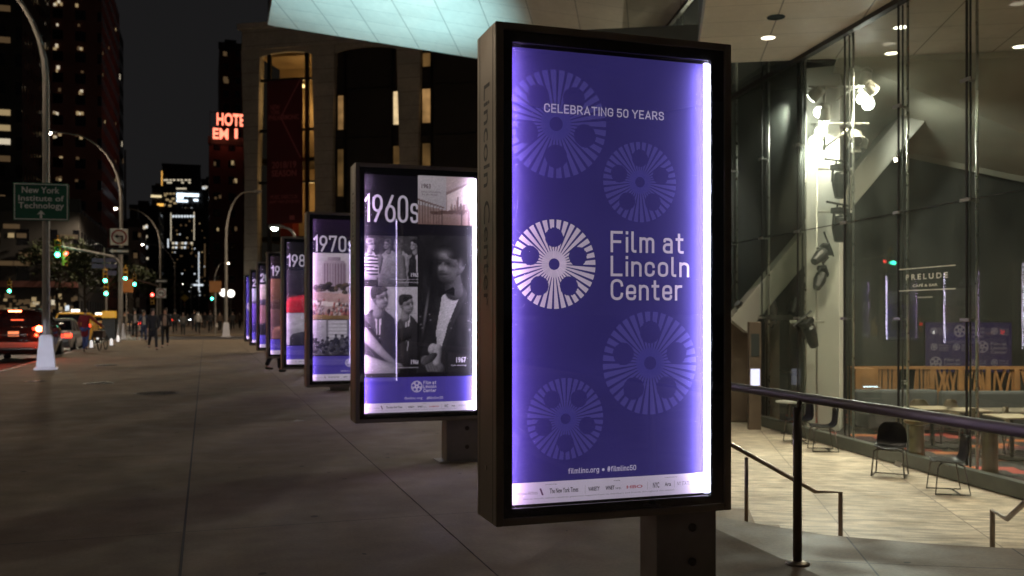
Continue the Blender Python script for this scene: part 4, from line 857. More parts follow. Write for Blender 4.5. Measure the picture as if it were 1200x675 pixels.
M_fb = facade('brick_tower', (.26, .10, .075), 3.0, 3.1); M_fd = facade('dark_glass_tower', (.03, .028, .028), 2.2, 3.4); M_fg = facade('grey_office', (.06, .055, .05), 2.6, 3.6); M_fr = facade('hotel_brick', (.07, .033, .028), 2.6, 3.0)
tower('tall dark red brick apartment tower with scattered lit windows, above the green sign', 27, 119, -60, 150, 30, M_fb, n=94, size=(.36, .12, .42), seed=3, side=.16, z0=16)
tower('black slab tower with few lit windows to the right of the red brick tower', 104, 131, 2, 190, 26, M_fd, 2.6, 3.2, n=12, size=(.6, .12, 1.0), seed=6, side=.4, z0=30)
t, w, H = tower('dark apartment tower cut by the left edge with a few lit floors', -60, 26, -90, 128, 24, M_fd, n=10, size=(.9, .12, .5), kinds=(2, 2, 0), seed=9, z0=10)
for py_, k in ((132, 0), (150, 0), (166, 1), (186, 2), (47, 2), (10, 2)):
    z = EYE+(367-py_)/FPX*128/ray(8).y*1.0; win(t, (wx(3, 128)-wx(-60, 128), -.03, z), (1.7, .12, .7), k)
# low building with shops
t, w, H = tower('low dark office building with rows of lit windows over bright shop fronts', -60, 92, 240, 105, 30, M_fg, 3.0, 3.6, n=0, name='low_building')
rg = random.Random(5)
for z_, n_ in ((13.2, 3), (9.4, 8), (6.6, 11)):
    for i in range(n_): win(t, (rg.uniform(w*.36, w*.97), -.03, z_+rg.choice((0, 0, .9))), (rg.uniform(.4, 1.3), .12, .45), rg.choice((0, 2, 2, 2, 2)))
for i in range(48):
    win(t, (w*(.36+.62*(i+rg.uniform(.2, .8))/48), -.03, rg.uniform(1.6, 3.4)), (rg.uniform(.15, .6), .12, rg.uniform(.15, .55)), rg.choice((1, 3, 0, 2, 2, 2, 0, 2)), 'shop_window')
b = MB(); b.span(w*.3, w*1.0, -1.2, -.1, 4.2, 4.8); b.build('shop_awning', mat('awning_cloth', (.25, .10, .08), .8), t)
tower('black building beneath trees between the brick tower and the traffic lights', 92, 150, 262, 230, 40, M_fd, n=9, size=(1.6, .12, 1.2), seed=12, z0=3, name='dark_building')
tower('pale grey corner building half hidden behind the second lamp pole', 150, 163, 262, 170, 20, facade('pale_facade', (.20, .18, .15), 2.6, 3.2), n=5, size=(.5, .12, .7), kinds=(2, 2, 0), seed=4, z0=6, name='corner_building')
tower('dark mid rise building left of the illuminated glass tower', 152, 186, 243, 330, 40, M_fd, 3.2, 3.5, n=34, size=(.8, .12, 1.0), kinds=(3, 1, 2, 2), seed=21, z0=4, name='mid_rise')
# illuminated glass tower far down the street
t, w, H = tower('tall dark glass tower with glowing white roof sign and lit vertical edges', 199, 244, 246, 420, 40, M_fd, 3.0, 3.6, n=0, name='glass_tower')
def wpx(px, py, Y): return Vector((wx(px, Y), Y, wz(px, py, Y)))
def onf(t, px, py, w_, h_, kind, Y, name='window'): p = wpx(px, py, Y)-t.location; win(t, (p.x, -.05, p.z), (w_, .2, h_), kind, name)
Yg = 420; s_ = Yg/FX[1]/FPX*1.03
for i in range(7): onf(t, 203+i*3.6, 244.5+.0, 1.3*s_, 1.8*s_, (3, 1, 2)[i % 3], Yg)
rg = random.Random(77)
for i in range(48): onf(t, rg.randrange(0, 14)*2.9+202, 262+rg.randrange(0, 22)*4.2, rg.uniform(.8, 1.5)*s_, 1.2*s_, rg.choice((2, 2, 2, 0, 3)), Yg)
for i in range(8): onf(t, 203+i*3.4, 253.5, 2.0*s_, 2.2*s_, 3, Yg)
for i in range(7): onf(t, 203+i*3.6, 285, 2.2*s_, 2.2*s_, (1, 3, 2)[i % 3], Yg)
for i in range(6): onf(t, 203+i*3.4, 290, 2.0*s_, 2.0*s_, (1, 3, 2)[i % 3], Yg)
for x_, y_ in ((212, 264), (218, 264), (207, 270), (222, 259), (224, 297), (230, 300), (212, 300)): onf(t, x_, y_, 1.8*s_, 1.8*s_, 2, Yg)
onf(t, 200.3, 266, 0.8*s_, 29*s_, 1, Yg, 'lit_edge'); onf(t, 227.5, 265, 0.8*s_, 29*s_, 1, Yg, 'lit_edge'); onf(t, 233, 318, .9*s_, 40*s_, 3, Yg, 'lit_edge'); onf(t, 240, 305, 1.2*s_, 34*s_, 2, Yg, 'lit_edge'); onf(t, 231, 334, 12*s_, 1.8*s_, 3, Yg, 'lit_canopy')
onf(t, 197, 285, 1.2*s_, 9*s_, 3, Yg, 'lit_edge')
t2, w2, H2 = tower('broad dark tower behind the glass tower with amber corner strip of lights', 190, 235, 194, 560, 60, M_fd, 3.0, 3.8, n=0, name='broad_tower')
s2 = 560/FX[1]/FPX*1.03; amb = lamp_mat('amber_lights', (1, .50, .10), 1.3); wht = lamp_mat('roof_sign_light', (.75, .88, 1), 2.2)
b = MB()
for i in range(17): p = wpx(189.7, 201+i*1.95, 559.5)-t2.location; b.box(p, (1.1*s2, .3, 1.1*s2))
b.build('amber_strip', amb, t2)
for (y_, xs) in ((211, (193, 196, 200, 204, 209, 213, 218, 222)), (214, (197, 200, 214, 222)), (221, (208, 211, 214, 217)), (227, (192, 196, 200, 204))):
    for x_ in xs: onf(t2, x_, y_, 2.4*s2, 1.5*s2, 1 if y_ < 225 else 0, 560)
for x_, y_ in ((196, 234), (200, 236), (192, 240), (199, 241), (203, 233), (205, 238), (187.5, 240.5), (193, 229)): onf(t2, x_, y_, 3*s2, 2*s2, 0, 560)
t3, _, _ = tower('narrow dark block with amber lit terrace left of the broad tower', 178, 192, 219, 555, 40, M_fd, n=0, name='narrow_block')
b = MB(); p = wpx(183, 230, 554.5)-t3.location; b.box(p, (10*s2, .6, 2.2*s2)); b.build('lit_terrace', lamp_mat('terrace_light', (1, .8, .45), .9), t3)
b = MB(); p = wpx(188, 240, 554.5)-t3.location; b.box(p, (6*s2, .6, 2.5*s2)); b.build('lit_terrace', amb, t3)
t4, _, _ = tower('dark block crowned by a small white sign with a square emblem', 207, 238, 224, 440, 20, M_fd, n=0, name='sign_block', roof=False)
b = MB(); s4 = 440/FX[1]/FPX*1.03
for (xa, ya, ww, hh) in ((211, 229.5, 6.5, 6), (223.5, 228.5, 16, 3), (213.5, 235.5, 11, 2.2), (229.5, 234.5, 4.5, 2.2)):
    p = wpx(xa, ya, 439.4)-t4.location; b.box(p, (ww*s4, .4, hh*s4))
b.build('roof_sign', wht, t4)
tower('dark tower with a few cool lit windows right of the white roof sign', 236, 262, 212, 480, 40, M_fd, n=22, size=(1.3, .15, 1.2), kinds=(3, 2, 1), seed=31, name='dark_tower', z0=60)
b = thing('radio_mast', 'thin far mast rising left of the second lamp pole', 'mast', wpx(146.5, 367, 300)+Vector((0, 0, -1.6))); m = MB(); m.tube([(0, 0, 0), (0, 0, 50)], .7, 6, .3); m.build('mast_pole', mat('pale_mast', (.3, .28, .26), .6), b)
# brick buildings across the avenue (seen in the glass wall)
for (ya, yb, hh, cc, lab) in ((-25, 14, 26, (.16, .06, .045), 'brick corner building with shops across the avenue, nearest'), (16, 58, 34, (.20, .085, .06), 'brick building with shops across the avenue, middle'), (60, 98, 24, (.14, .11, .09), 'tan building with shops across the avenue, farthest')):
    t = thing('shop_building', lab, 'building', (-36, ya, 0)); b = MB(); b.span(-18, 0, 0, yb-ya, -.2, hh); b.build('wall', facade('avenue_facade_%d' % ya, cc, 2.8, 3.4), t)
    b = MB(); b.span(-18.2, .5, -.2, yb-ya+.2, hh+.01, hh+.9); b.build('cornice', M_dark, t)
    for i in range(int((yb-ya)/4)-1):
        win(t, (.05, 2.5+i*4, 2.1), (.12, 2.6, 2.4), rng.choice((1, 0, 3, 1)), 'shop_window')
    for i in range(26): win(t, (.03, (rng.randrange(int((yb-ya)/2.8))+.5)*2.8, (rng.randrange(1, int(hh/3.4)-1)+.57)*3.4), (.1, 1.1, 1.4), rng.choice((0, 1, 2, 2)))
# hotel with neon roof sign
t5, w5, H5 = tower('dark red hotel block carrying red neon letters on its roof', 245, 292, 166, 178, 24, M_fr, 2.8, 3.0, n=9, size=(.45, .12, .6), kinds=(2, 2, 2, 0), seed=2, name='hotel')
tower('tall dark gridded tower rising behind the neon hotel sign', 257, 292, 55, 215, 24, M_fr, 2.6, 3.0, n=4, size=(.8, .12, 1.1), kinds=(2,), seed=8, z0=30, name='gridded_tower')
neon = mat('neon_red', (.3, .02, .02), .5, emit=((1, .22, .13), 2.4)); red_back = mat('neon_back', (.12, .012, .01), .6)
sg = thing('hotel_sign', 'red neon rooftop letters reading HOTE over EM I, cut off by the concert hall', 'neon sign', (wx(246, 176), 176, 0))
lines = []
for tx, (xa, ya, xb, yb) in (('HOTEL', (254, 146.5, 293, 134.5)), ('EM', (249.5, 162.5, 267.5, 151)), ('I', (275, 162, 278.5, 151)), ('RE', (287, 162, 301, 151))):
    p = wpx(xa, ya, 176); q = wpx(xb, yb, 176); lines.append((tx, (p.x-sg.location.x, p.z, q.x-sg.location.x, q.z), .022))
text_obj('lettering', lines, lambda x, y: (x, 0, y), neon, sg, thick=.3)
b = MB(); zt = wz(250, 166, 176)
for x_ in range(0, 9): b.span(x_*.9, x_*.9+.07, .25, .32, zt-1, zt+5.6)
for z_ in (zt+.2, zt+2.6, zt+5.3): b.span(0, 8, .33, .40, z_, z_+.08)
b.build('sign_frame', M_dark, sg)
light('neon_glow', 'POINT', (wx(262, 172), 172, zt+2.8), 140, (1, .12, .06), 2.0)

# arts hall with stone piers across the side street
HV = Vector((.86, -.51, 0)).normalized(); HN = Vector((-HV.y*-1, 0, 0))
hall_o = Vector((wx(288, 92), 92, 0))
ph = thing('arts_hall', 'stone arts hall with tall piers, arched glazed bay and hanging red banner', 'arts hall', hall_o, rz=math.atan2(HV.y, HV.x))
M_hs = M_stone; M_hd = mat('hall_dark_infill', (.030, .022, .016), .5, noise=(.4, .3)); M_hg = glass_mat('hall_glass', (.75, .7, .6), 1.5, .8)
def hx(px):     # distance along the facade where column px meets it
    d = ray(px); o = hall_o
    # o + HV*s = d*t
    det = HV.x*(-d.y) - HV.y*(-d.x)
    return ((-o.x)*(-d.y) - (-o.y)*(-d.x))/det
def hzz(px, py):
    p = hall_o+HV*hx(px); d = ray(px); return EYE+(367-py)/FPX*(p.y/d.y)
HT = hzz(290, 34)
b = MB()
def pier(a, c, dep=.6, top=None):
    x0, x1 = hx(a), hx(c); top = top or HT-2.2
    b.loft([[(x0+i*0+ (0 if 1 else 0), -dep, -.1), (x1, -dep, -.1), (x1, .3, -.1), (x0, .3, -.1)], [(x0+.05, -dep*.8, top*.55), (x1-.05, -dep*.8, top*.55), (x1-.05, .3, top*.55), (x0+.05, .3, top*.55)], [(x0-.25, -dep, top), (x1+.25, -dep, top), (x1+.25, .3, top), (x0-.25, .3, top)]])
for n_, (a, c) in enumerate(((289, 305), (371, 392), (470, 492), (575, 600), (690, 716))):
    b = MB(); pier(a, c); b.build('pier', M_hs, ph)
b = MB(); b.span(hx(289)-.1, hx(720), -.75, .5, HT-2.19, HT-.3); b.span(hx(289)-.4, hx(720), -1.1, .5, HT-.29, HT+.2)
b.build('cornice', M_hs, ph)
for a, c in ((305, 371), (392, 470), (492, 575)):    # shallow arch heads
    x0, x1 = hx(a), hx(c); P = [(x0, -.45, HT-2.2)]
    for i in range(13):
        u = i/12; P.append((x0+(x1-x0)*u, -.45, HT-3.0+.5*math.sin(math.pi*u)**.6))
    P.append((x1, -.45, HT-2.2)); b = MB(); b.slab(P, (0, .4, 0)); b.build('arch', M_hs, ph)
# lit foyer bay
x0, x1 = hx(305), hx(371)
M_foy = mat('foyer_wall', (.42, .31, .17), .7, noise=(.5, .2)); M_fred = mat('foyer_red', (.25, .03, .025), .7)
b = MB(); b.span(x0-.5, x1+.5, 5.0, 5.3, -.1, HT-2.3); b.build('foyer_wall', M_foy, ph)
b = MB(); b.span(x0+.3, x0+1.6, 3.5, 4.9, 4, HT-8); b.build('foyer_drape', M_fred, ph)
b = MB(); b.span(x0-.5, x1+.5, .6, 5.0, HT-12.6, HT-12.2); b.span(x0-.5, x1+.5, .6, 5.0, HT-20, HT-19.6); b.build('foyer_floor', M_dark, ph)
b = MB(); b.span(x0-.5, x1+.5, .62, 5.0, HT-2.62, HT-2.32); b.build('foyer_ceiling', M_foy, ph)
b = MB(); b.span(x0, x1, -.02, .02, -.1, HT-2.3); b.build('glazing', M_hg, ph)
b = MB()
for px in (317, 361): b.span(hx(px)-.16, hx(px)+.16, -.35, -.05, -.1, HT-2.3)
for py_ in (94, 153, 214): z = hzz(338, py_); b.span(x0, x1, -.30, -.05, z-.12, z+.12)
b.build('window_frame', M_dark, ph)
M_foyl = lamp_mat('foyer_lamp', (1, .75, .4), 5)
for i, (px, py_) in enumerate(((331, 91), (335, 95), (341, 93), (346, 90), (364, 90))):
    b = MB(); b.lathe([(.05, -.18), (.16, -.1), (.18, 0), (.12, .12), (.04, .17)], 10, (hx(px), 2.6, hzz(px, py_))); b.build('foyer_lamp', M_foyl, ph)
light('foyer_light', 'POINT', hall_o+HV*(x0+x1)*.55+Vector((.51, .86, 0))*2.4+Vector((0, 0, HT-7)), 480, (1, .72, .38), .5)
light('foyer_light', 'POINT', hall_o+HV*(x0+x1)*.62+Vector((.51, .86, 0))*2.4+Vector((0, 0, HT-15.5)), 300, (1, .72, .38), .5)
# dark bays with a few lit windows
for a, c in ((392, 470), (492, 575), (600, 690)):
    b = MB(); b.span(hx(a), hx(c), .2, .6, -.1, HT-2.2); b.build('infill', M_hd, ph)
def hwin(px0, px1, py0, py1, k, name='window'):
    x0, x1 = hx(px0), hx(px1); z0, z1 = hzz(px0, py1), hzz(px0, py0)
    f = MB(); f.span(x0-.12, x0, .04, .2, z0-.12, z1+.12); f.span(x1, x1+.12, .04, .2, z0-.12, z1+.12); f.span(x0, x1, .04, .2, z0-.12, z0); f.span(x0, x1, .04, .2, z1, z1+.12)
    fo = f.build('window', M_dark, ph); p = MB(); p.span(x0, x1, .145, .175, z0, z1); p.build('pane', k, fo)
def winmat(name, c, s):
    m = mat(name, (.1, .08, .05), .4); nt = m.node_tree; b = nt.nodes['Principled BSDF']
    t = nd(nt, 'ShaderNodeTexCoord'); n = nd(nt, 'ShaderNodeTexNoise'); n.inputs['Scale'].default_value = .5; n.inputs['Detail'].default_value = 3; nt.links.new(t.outputs['Object'], n.inputs['Vector'])
    r = nd(nt, 'ShaderNodeMapRange'); r.inputs[1].default_value = .35; r.inputs[2].default_value = .7; r.inputs[3].default_value = s*.45; r.inputs[4].default_value = s*1.8
    nt.links.new(n.outputs[0], r.inputs[0]); nt.links.new(r.outputs[0], b.inputs['Emission Strength']); b.inputs['Emission Color'].default_value = (*c, 1); return m
WA = winmat('hall_window_amber', (1, .55, .20), .28); WB = winmat('hall_window_bright', (1, .74, .40), .70); WD = winmat('hall_window_dim', (1, .55, .18), .09)
hwin(395.5, 404.5, 112, 152, WA); hwin(460.5, 469.5, 107, 146, WB); hwin(494.5, 504, 104, 144, WA); hwin(460.5, 469, 171, 200, WD); hwin(494.5, 504, 168, 194, WD); hwin(395, 404, 175, 230, WD); hwin(495, 504, 62, 78, WD)
b = MB()
for px in (403.5, 459, 505.5): b.span(hx(px)-.06, hx(px)+.06, -.1, .18, 1, HT-2.3)
for py_ in (102, 160): z = hzz(440, py_); b.span(hx(392), hx(575), .1, .18, z-.05, z+.05)
b.build('mullions', M_dark, ph)
bn = thing('banner', 'tall dark red season banner hanging over the arched bay of the arts hall', 'banner', hall_o+HV*hx(340), rz=math.atan2(HV.y, HV.x))
xa, xb = hx(319)-hx(340), hx(360)-hx(340); zt, zb = hzz(340, 97), hzz(340, 263)
b = MB(); b.span(xa, xb, -1.02, -.98, zb, zt); b.build('cloth', mat('banner_red', (.11, .010, .014), .7, noise=(.8, .1)), bn)
ink = mat('banner_ink', (.50, .12, .12), .7); bl = []
def bt(t, px0, py0, px1, py1, bold=.02): bl.append((t, (hx(px0)-hx(340), hzz(340, py1), hx(px1)-hx(340), hzz(340, py0)), bold))
bt('NEW', 323, 125, 334, 131); bt('YORK', 323, 131.7, 334, 136); bt('PHILHARMONIC', 321, 137, 356, 143); bt('2018/19', 324.5, 191, 353, 199); bt('SEASON', 324.5, 201, 353, 208.5); bt('MUSIC DIRECTOR', 323, 230, 354.5, 234.5, 0); bt('JAAP VAN ZWEDEN', 321.5, 236, 356.5, 240.5, 0)
text_obj('lettering', bl, lambda x, y: (x, -1.03, y), ink, bn)
b = MB()
for (p, q) in (((357, 98), (335, 140)), ((335, 140), (358, 188))):
    b.bar((hx(p[0])-hx(340), -1.026, hzz(340, p[1])), (hx(q[0])-hx(340), -1.026, hzz(340, q[1])), .02, .10)
b.build('diagonal_line', ink, bn)
b = MB(); b.span(hx(345)-hx(340), hx(351)-hx(340), -1.03, -1.022, hzz(340, 259), hzz(340, 254)); b.build('emblem', ink, bn)

# ---------------------------------------------------------------- trees
def leaf_tree(name, label, loc, h, r, col, seed, n=1500, group=None):
    rg = random.Random(seed); t = thing(name, label, 'tree', loc, group=group)
    tr = MB(); tr.tube([(0, 0, 0), (.08, .03, h*.25), (-.04, .08, h*.5), (.06, 0, h*.8)], [.22, .16, .12, .03], 8); tips = []
    for i in range(9):
        a = i*2.4; z = h*(.32+.05*i); e = Vector((math.cos(a)*r*.75, math.sin(a)*r*.75, z+h*.22)); tr.tube([(0, .02, z), e*.5+Vector((0, 0, z*.52)), e], [.07, .045, .012], 5); tips.append(e)
    tr.build('trunk', mat('bark', (.05, .04, .03), .9, noise=(12, .4)), t)
    c = MB(); cl = [(e+Vector((rg.uniform(-.4, .4), rg.uniform(-.4, .4), rg.uniform(-.2, .5))), r*rg.uniform(.28, .5)) for e in tips]+[(Vector((rg.uniform(-.5, .5)*r, rg.uniform(-.5, .5)*r, h*rg.uniform(.6, .98))), r*rg.uniform(.3, .5)) for _ in range(8)]
    for i in range(n):
        p, q = rg.choice(cl); d = Vector((rg.gauss(0, 1), rg.gauss(0, 1), rg.gauss(0, .8))).normalized()*q*rg.random()**.4; o = p+d; s = rg.uniform(.10, .22)
        a = Vector((rg.gauss(0, 1), rg.gauss(0, 1), rg.gauss(0, 1))).normalized(); b2 = a.orthogonal().normalized()*s; a = a.cross(b2).normalized()*s*1.5
        c.mi = rg.randrange(2); c.poly([o-a, o+b2*.6, o+a, o-b2*.6])
    c.build('crown', [mat('leaf_dark', (.035, .05, .02), .6), mat('leaf_mid', (.07, .085, .03), .6)], t); return t
tr0 = leaf_tree('street_tree', 'dark leafy street tree behind the traffic light at far left', tuple(at(66, 95)), 9, 3.2, 0, 1, group=None)
for (px, z, sc, rz_, lab) in ((100, 88, .85, 1.1, 'dark low street tree on the median above the yellow taxi'), (124, 118, 1.0, 2.2, 'dark street tree between the two green traffic lights'), (158, 150, 1.0, .6, 'far dark street tree to the right of the second lamp pole'), (205, 190, 1.0, 3.0, 'far dark street tree under the glass tower'), (29, 105, 1.05, 4.0, 'dark street tree in front of the shop fronts'), (176, 210, 1.1, 5.0, 'farthest small dark street tree beyond the red signal')):
    dup(tr0, tuple(at(px, z)), rz_, lab, sc)

# ---------------------------------------------------------------- street lamps, signs, signals
M_pole = mat('galvanised_pole', (.24, .22, .20), .5, .6, noise=(3, .2)); M_head = mat('lamp_head', (.2, .19, .18), .5, .5)
LAMP = lamp_mat('lamp_lens', (1, .86, .66), 45)
def street_lamp(label, px, z, H, straight, arm, side=-1, power=600, base=True, head=True, lens=None, yaw=0., r=.105):
    p = Vector(px) if z is None else at(px, z); t = thing('street_lamp', label, 'street lamp', p, rz=yaw)
    P = [(0, 0, .9 if base else 0), (0, 0, straight*.5), (0, 0, straight)]
    n = 8
    for i in range(1, n+1):
        a = math.pi/2*i/n; P.append((side*arm*.8*(1-math.cos(a)), 0, straight+(H-straight)*math.sin(a)))
    P.append((side*arm, 0, H+.05))
    rr = [r, r*.92, r*.85]+[r*(.82-.4*i/n) for i in range(1, n+1)]+[r*.4]
    b = MB(); b.tube(P, rr, 8); b.build('pole', M_pole, t, smooth=False)
    if base:
        b = MB(); b.box((0, 0, .03), (.62, .62, .06)); b.box((0, 0, .50), (.50, .50, .88), taper=.70); b.box((0, 0, .96), (.30, .30, .05)); b.build('base', mat('silver_base_paint', (.60, .58, .60), .45, .1, noise=(3, .08)), t, bevel=.015)
    if head:
        hx_ = side*(arm+.35); b = MB(); b.loft([[(side*(arm-.1)+0, dy*.5, H+.05+dz*.5) for dy, dz in ((-.1, -.05), (.1, -.05), (.1, .06), (-.1, .06))], [(hx_-side*.2, dy*1.5, H+.05+dz*1.2) for dy, dz in ((-.1, -.05), (.1, -.05), (.1, .08), (-.1, .08))], [(hx_+side*.25, dy*1.3, H+.05+dz) for dy, dz in ((-.1, -.05), (.1, -.05), (.1, .06), (-.1, .06))]]); b.build('head', M_head, t, bevel=.01)
        b = MB(); b.lathe([(.02, -.13), (.10, -.10), (.15, -.03), (.15, 0)], 12, (hx_, 0, H-.02)); b.build('lens', lens or LAMP, t, smooth=True)
        if power: light('lamp_light', 'SPOT', (hx_, 0, H-.2), power, (1, .80, .58), .15, (hx_, 0, 0), 172, .35, parent=t)
    return t
L1 = street_lamp('tall grey lamp pole with brightly lit pale base carrying the green sign', 54, 26.7, 11.2, 8.2, 2.6, -1, 900, yaw=0.1)
street_lamp('second lamp pole with lit head reaching left over the traffic signals', 142, 56.8, 12.3, 8.5, 3.6, -1, 3800)
street_lamp('third lamp pole from left with small lit head, beside the no turn sign', 188, 96, 12.2, 8.5, 3.9, -1, 3500)
street_lamp('dark lamp pole bending right in front of the arts hall corner', 265, 63, 9.8, 6.6, 1.7, 1, 0, lens=M_head)
street_lamp('distant lamp with lit head right of the third lamp', 205, 150, 12.5, 8.5, 4.5, -1, 600, base=False)
street_lamp('small distant lamp whose lit head hangs just left of the arts hall pole', 251, 130, 8.6, 5.5, 1.5, 1, 500, base=False)
street_lamp('lamp with pale green head hanging above the kiosk headed 1980s', 350, 42, 5.4, 4.2, .7, -1, 260, lens=lamp_mat('lamp_lens_cool', (.85, 1, .92), 26))
street_lamp('lamp post added behind the photographer to light the pavement, out of the picture', (-4.3, -4.5, 0), None, 10.5, 7.5, 2.6, -1, 110)  # unseen lamp added to light the near pavement
for i, y in enumerate((6, 34, 62)): street_lamp(('nearest', 'middle', 'farthest')[i]+' added lamp post across the avenue, left of the picture', (-27.5, y, 0), None, 10.5, 7.5, 2.6, 1, 1300)  # unseen lamps added for reflections in the glass and light on the road
street_lamp('lamp post added to light the arts hall, hidden behind the kiosk headed 1960s', 520, 66, 9.3, 7, 1.2, -1, 4500, base=False)  # hidden lamp added to light the stone piers
street_lamp('lamp post added to light the arts hall, hidden behind the nearest kiosk', 640, 60, 14, 11, 2.0, -1, 9000, base=False)  # second hidden lamp added for the hall facade
for i, (px, z, h, lab) in enumerate(((224, 300, 11, 'tiny far lamp under the glass tower, left one'), (233, 340, 11, 'tiny far lamp under the glass tower, right one'), (212, 260, 10, 'tiny far lamp between the third lamp and the glass tower'), (84, 140, 11, 'far lamp behind the signal at far left'))):
    street_lamp(lab, px, z, h, h-3, 2.2, -1, 200 if i < 3 else 500, base=False)
M_sg = mat('sign_green', (.005, .105, .060), .5, noise=(8, .08)); M_sw = mat('sign_white', (.8, .82, .8), .5); M_sb = mat('sign_black', (.015, .015, .015), .5)
p = at(49, 26.5); zc_ = hz(237, 26.5)
gs = thing('direction_sign', 'green street sign reading New York Institute of Technology with an arrow, on the lamp pole', 'street sign', (p.x, p.y-.10, zc_), rz=-.12)
b = MB(); b.span(-.73, .73, -.012, .012, -.53, .53); b.build('panel', M_sg, gs, bevel=.004)
b = MB(); w, h, k = .70, .50, .022
b.span(-w, w, -.018, -.0125, h-k, h); b.span(-w, w, -.018, -.0125, -h, -h+k); b.span(-w, -w+k, -.018, -.0125, -h+k, h-k); b.span(w-k, w, -.018, -.0125, -h+k, h-k); b.build('border', M_sw, gs)
text_obj('lettering', [('New York', (-.50, .24, .48, .42), .012), ('Institute of', (-.59, .02, .60, .18), .012), ('Technology', (-.59, -.24, .60, -.02), .012)], lambda x, y: (x, -.0145, y), M_sw, gs)
b = MB(); b.poly([(-.03, -.0145, -.46), (.03, -.0145, -.46), (.03, -.0145, -.34), (.11, -.0145, -.36), (0, -.0145, -.24), (-.11, -.0145, -.36), (-.03, -.0145, -.34)]); b.build('arrow', M_sw, gs)
b = MB(); b.span(-.2, .2, .013, .04, .2, .24); b.span(-.2, .2, .013, .04, -.24, -.2); b.build('bracket', M_pole, gs)
M_sy = mat('signal_yellow', (.42, .24, .02), .5, noise=(6, .15)); 
GRN = lamp_mat('signal_green_light', (.05, 1, .62), 24); REDL = lamp_mat('signal_red_light', (1, .05, .04), 20); AMB = lamp_mat('signal_orange_light', (1, .16, .03), 6); OFF = mat('signal_lens_off', (.04, .02, .01), .2)
def signal(label, px, py, z, lit=2, rz=0., s=1.0, group=None, name='traffic_light'):
    p = at(px, z); zz = hz(py, z)-(1-lit)*.36*s   # centre height so the lit lens is at py
    t = thing(name, label, 'traffic light', (p.x, p.y, zz), rz)
    t.scale = (s,)*3
    b = MB(); b.box((0, .10, 0), (.34, .22, 1.08)); b.build('housing', M_sy, t, bevel=.03)
    b = MB()
    for i in range(3):
        c = (0, -.01, .36-.36*i)
        for k in range(7):
            a0, a1 = math.pi*(k/7), math.pi*((k+1)/7)
            b.slab([(.15*math.cos(a0), -.01, c[2]+.15*math.sin(a0)), (.15*math.cos(a1), -.01, c[2]+.15*math.sin(a1)), (.15*math.cos(a1), -.22, c[2]+.13*math.sin(a1)), (.15*math.cos(a0), -.22, c[2]+.13*math.sin(a0))], (0, 0, .008))
    b.build('visor', M_sy, t)
    for i in range(3):
        b = MB(); b.lathe([(.13, 0), (.12, .03), (.06, .05)], 14, M=Matrix.Translation((0, -.011, .36-.36*i)) @ Matrix.Rotation(rad(90), 4, 'X')); b.build('lens', (GRN if lit == 2 else REDL) if i == lit else OFF, t, smooth=True)
    b = MB(); b.tube([(0, .1, .54), (0, .1, .8)], .035, 6); b.build('hanger', M_sy, t); return t
zs = 55.5
sa = signal('yellow signal showing green at the end of the long mast arm', 67.5, 298.5, zs, 2)
signal('yellow signal showing a red light beside the green one on the mast arm', 77, 297, zs+.1, 0, .6, .8)
p = at(138, 56.4); ma = thing('signal_mast', 'long thin signal mast arm reaching left from the second lamp pole', 'mast arm', (p.x, p.y, 0))
q = at(69, zs); d_ = Vector((q.x-p.x, q.y-p.y+.1, 0)); zl = hz(288, 55.5)
b = MB(); b.tube([(.1, .2, 4.6), d_*.06+Vector((0, 0, 5.0)), d_+Vector((0, 0, zl))], [.10, .08, .045], 8); b.build('arm', M_pole, ma); b = MB(); b.tube([(.12, .22, 0), (.12, .22, 5.2)], .11, 10); b.build('post', M_pole, ma)
signal('signal showing green left of the second lamp pole, upper one', 123.4, 329, 60, 2, s=.8); signal('signal showing green left of the second lamp pole, lower one', 124.3, 344, 61, 2, s=.8)
signal('signal showing green just right of the second lamp pole', 147, 326.5, 66, 2, s=.85); signal('far signal showing green on the second mast arm', 157.5, 333, 84, 2, s=1.0)
signal('signal showing red beside the lower no turn sign', 178.5, 345.5, 88, 0, s=1.0); signal('small far signal showing green left of the round white lights', 248.5, 350, 140, 2, s=1.2); signal('small signal showing green low at far left', 11, 341, 75, 2, s=.9)
sp = thing('signal_post', 'short signal post carrying two green lights left of the second lamp pole', 'post', at(124.3, 61.3)); b = MB(); b.tube([(0, .2, 0), (0, .2, 4.3)], .07, 8); b.build('pole', M_pole, sp); b = MB(); b.box((0, .2, .6), (.4, .4, 1.2)); b.build('control_box', M_pole, sp, bevel=.02)
p = at(184, 88.5); m2 = thing('signal_mast', 'far signal mast arm holding a green light and the lower no turn sign', 'mast arm', p); q = at(157, 84); d_ = q-p
b = MB(); b.tube([(0, .2, 0), (0, .2, 4.2), d_+Vector((0, .2, hz(327, 84)))], [.1, .09, .05], 8); b.build('arm', M_pole, m2)
p = at(60, 75); 
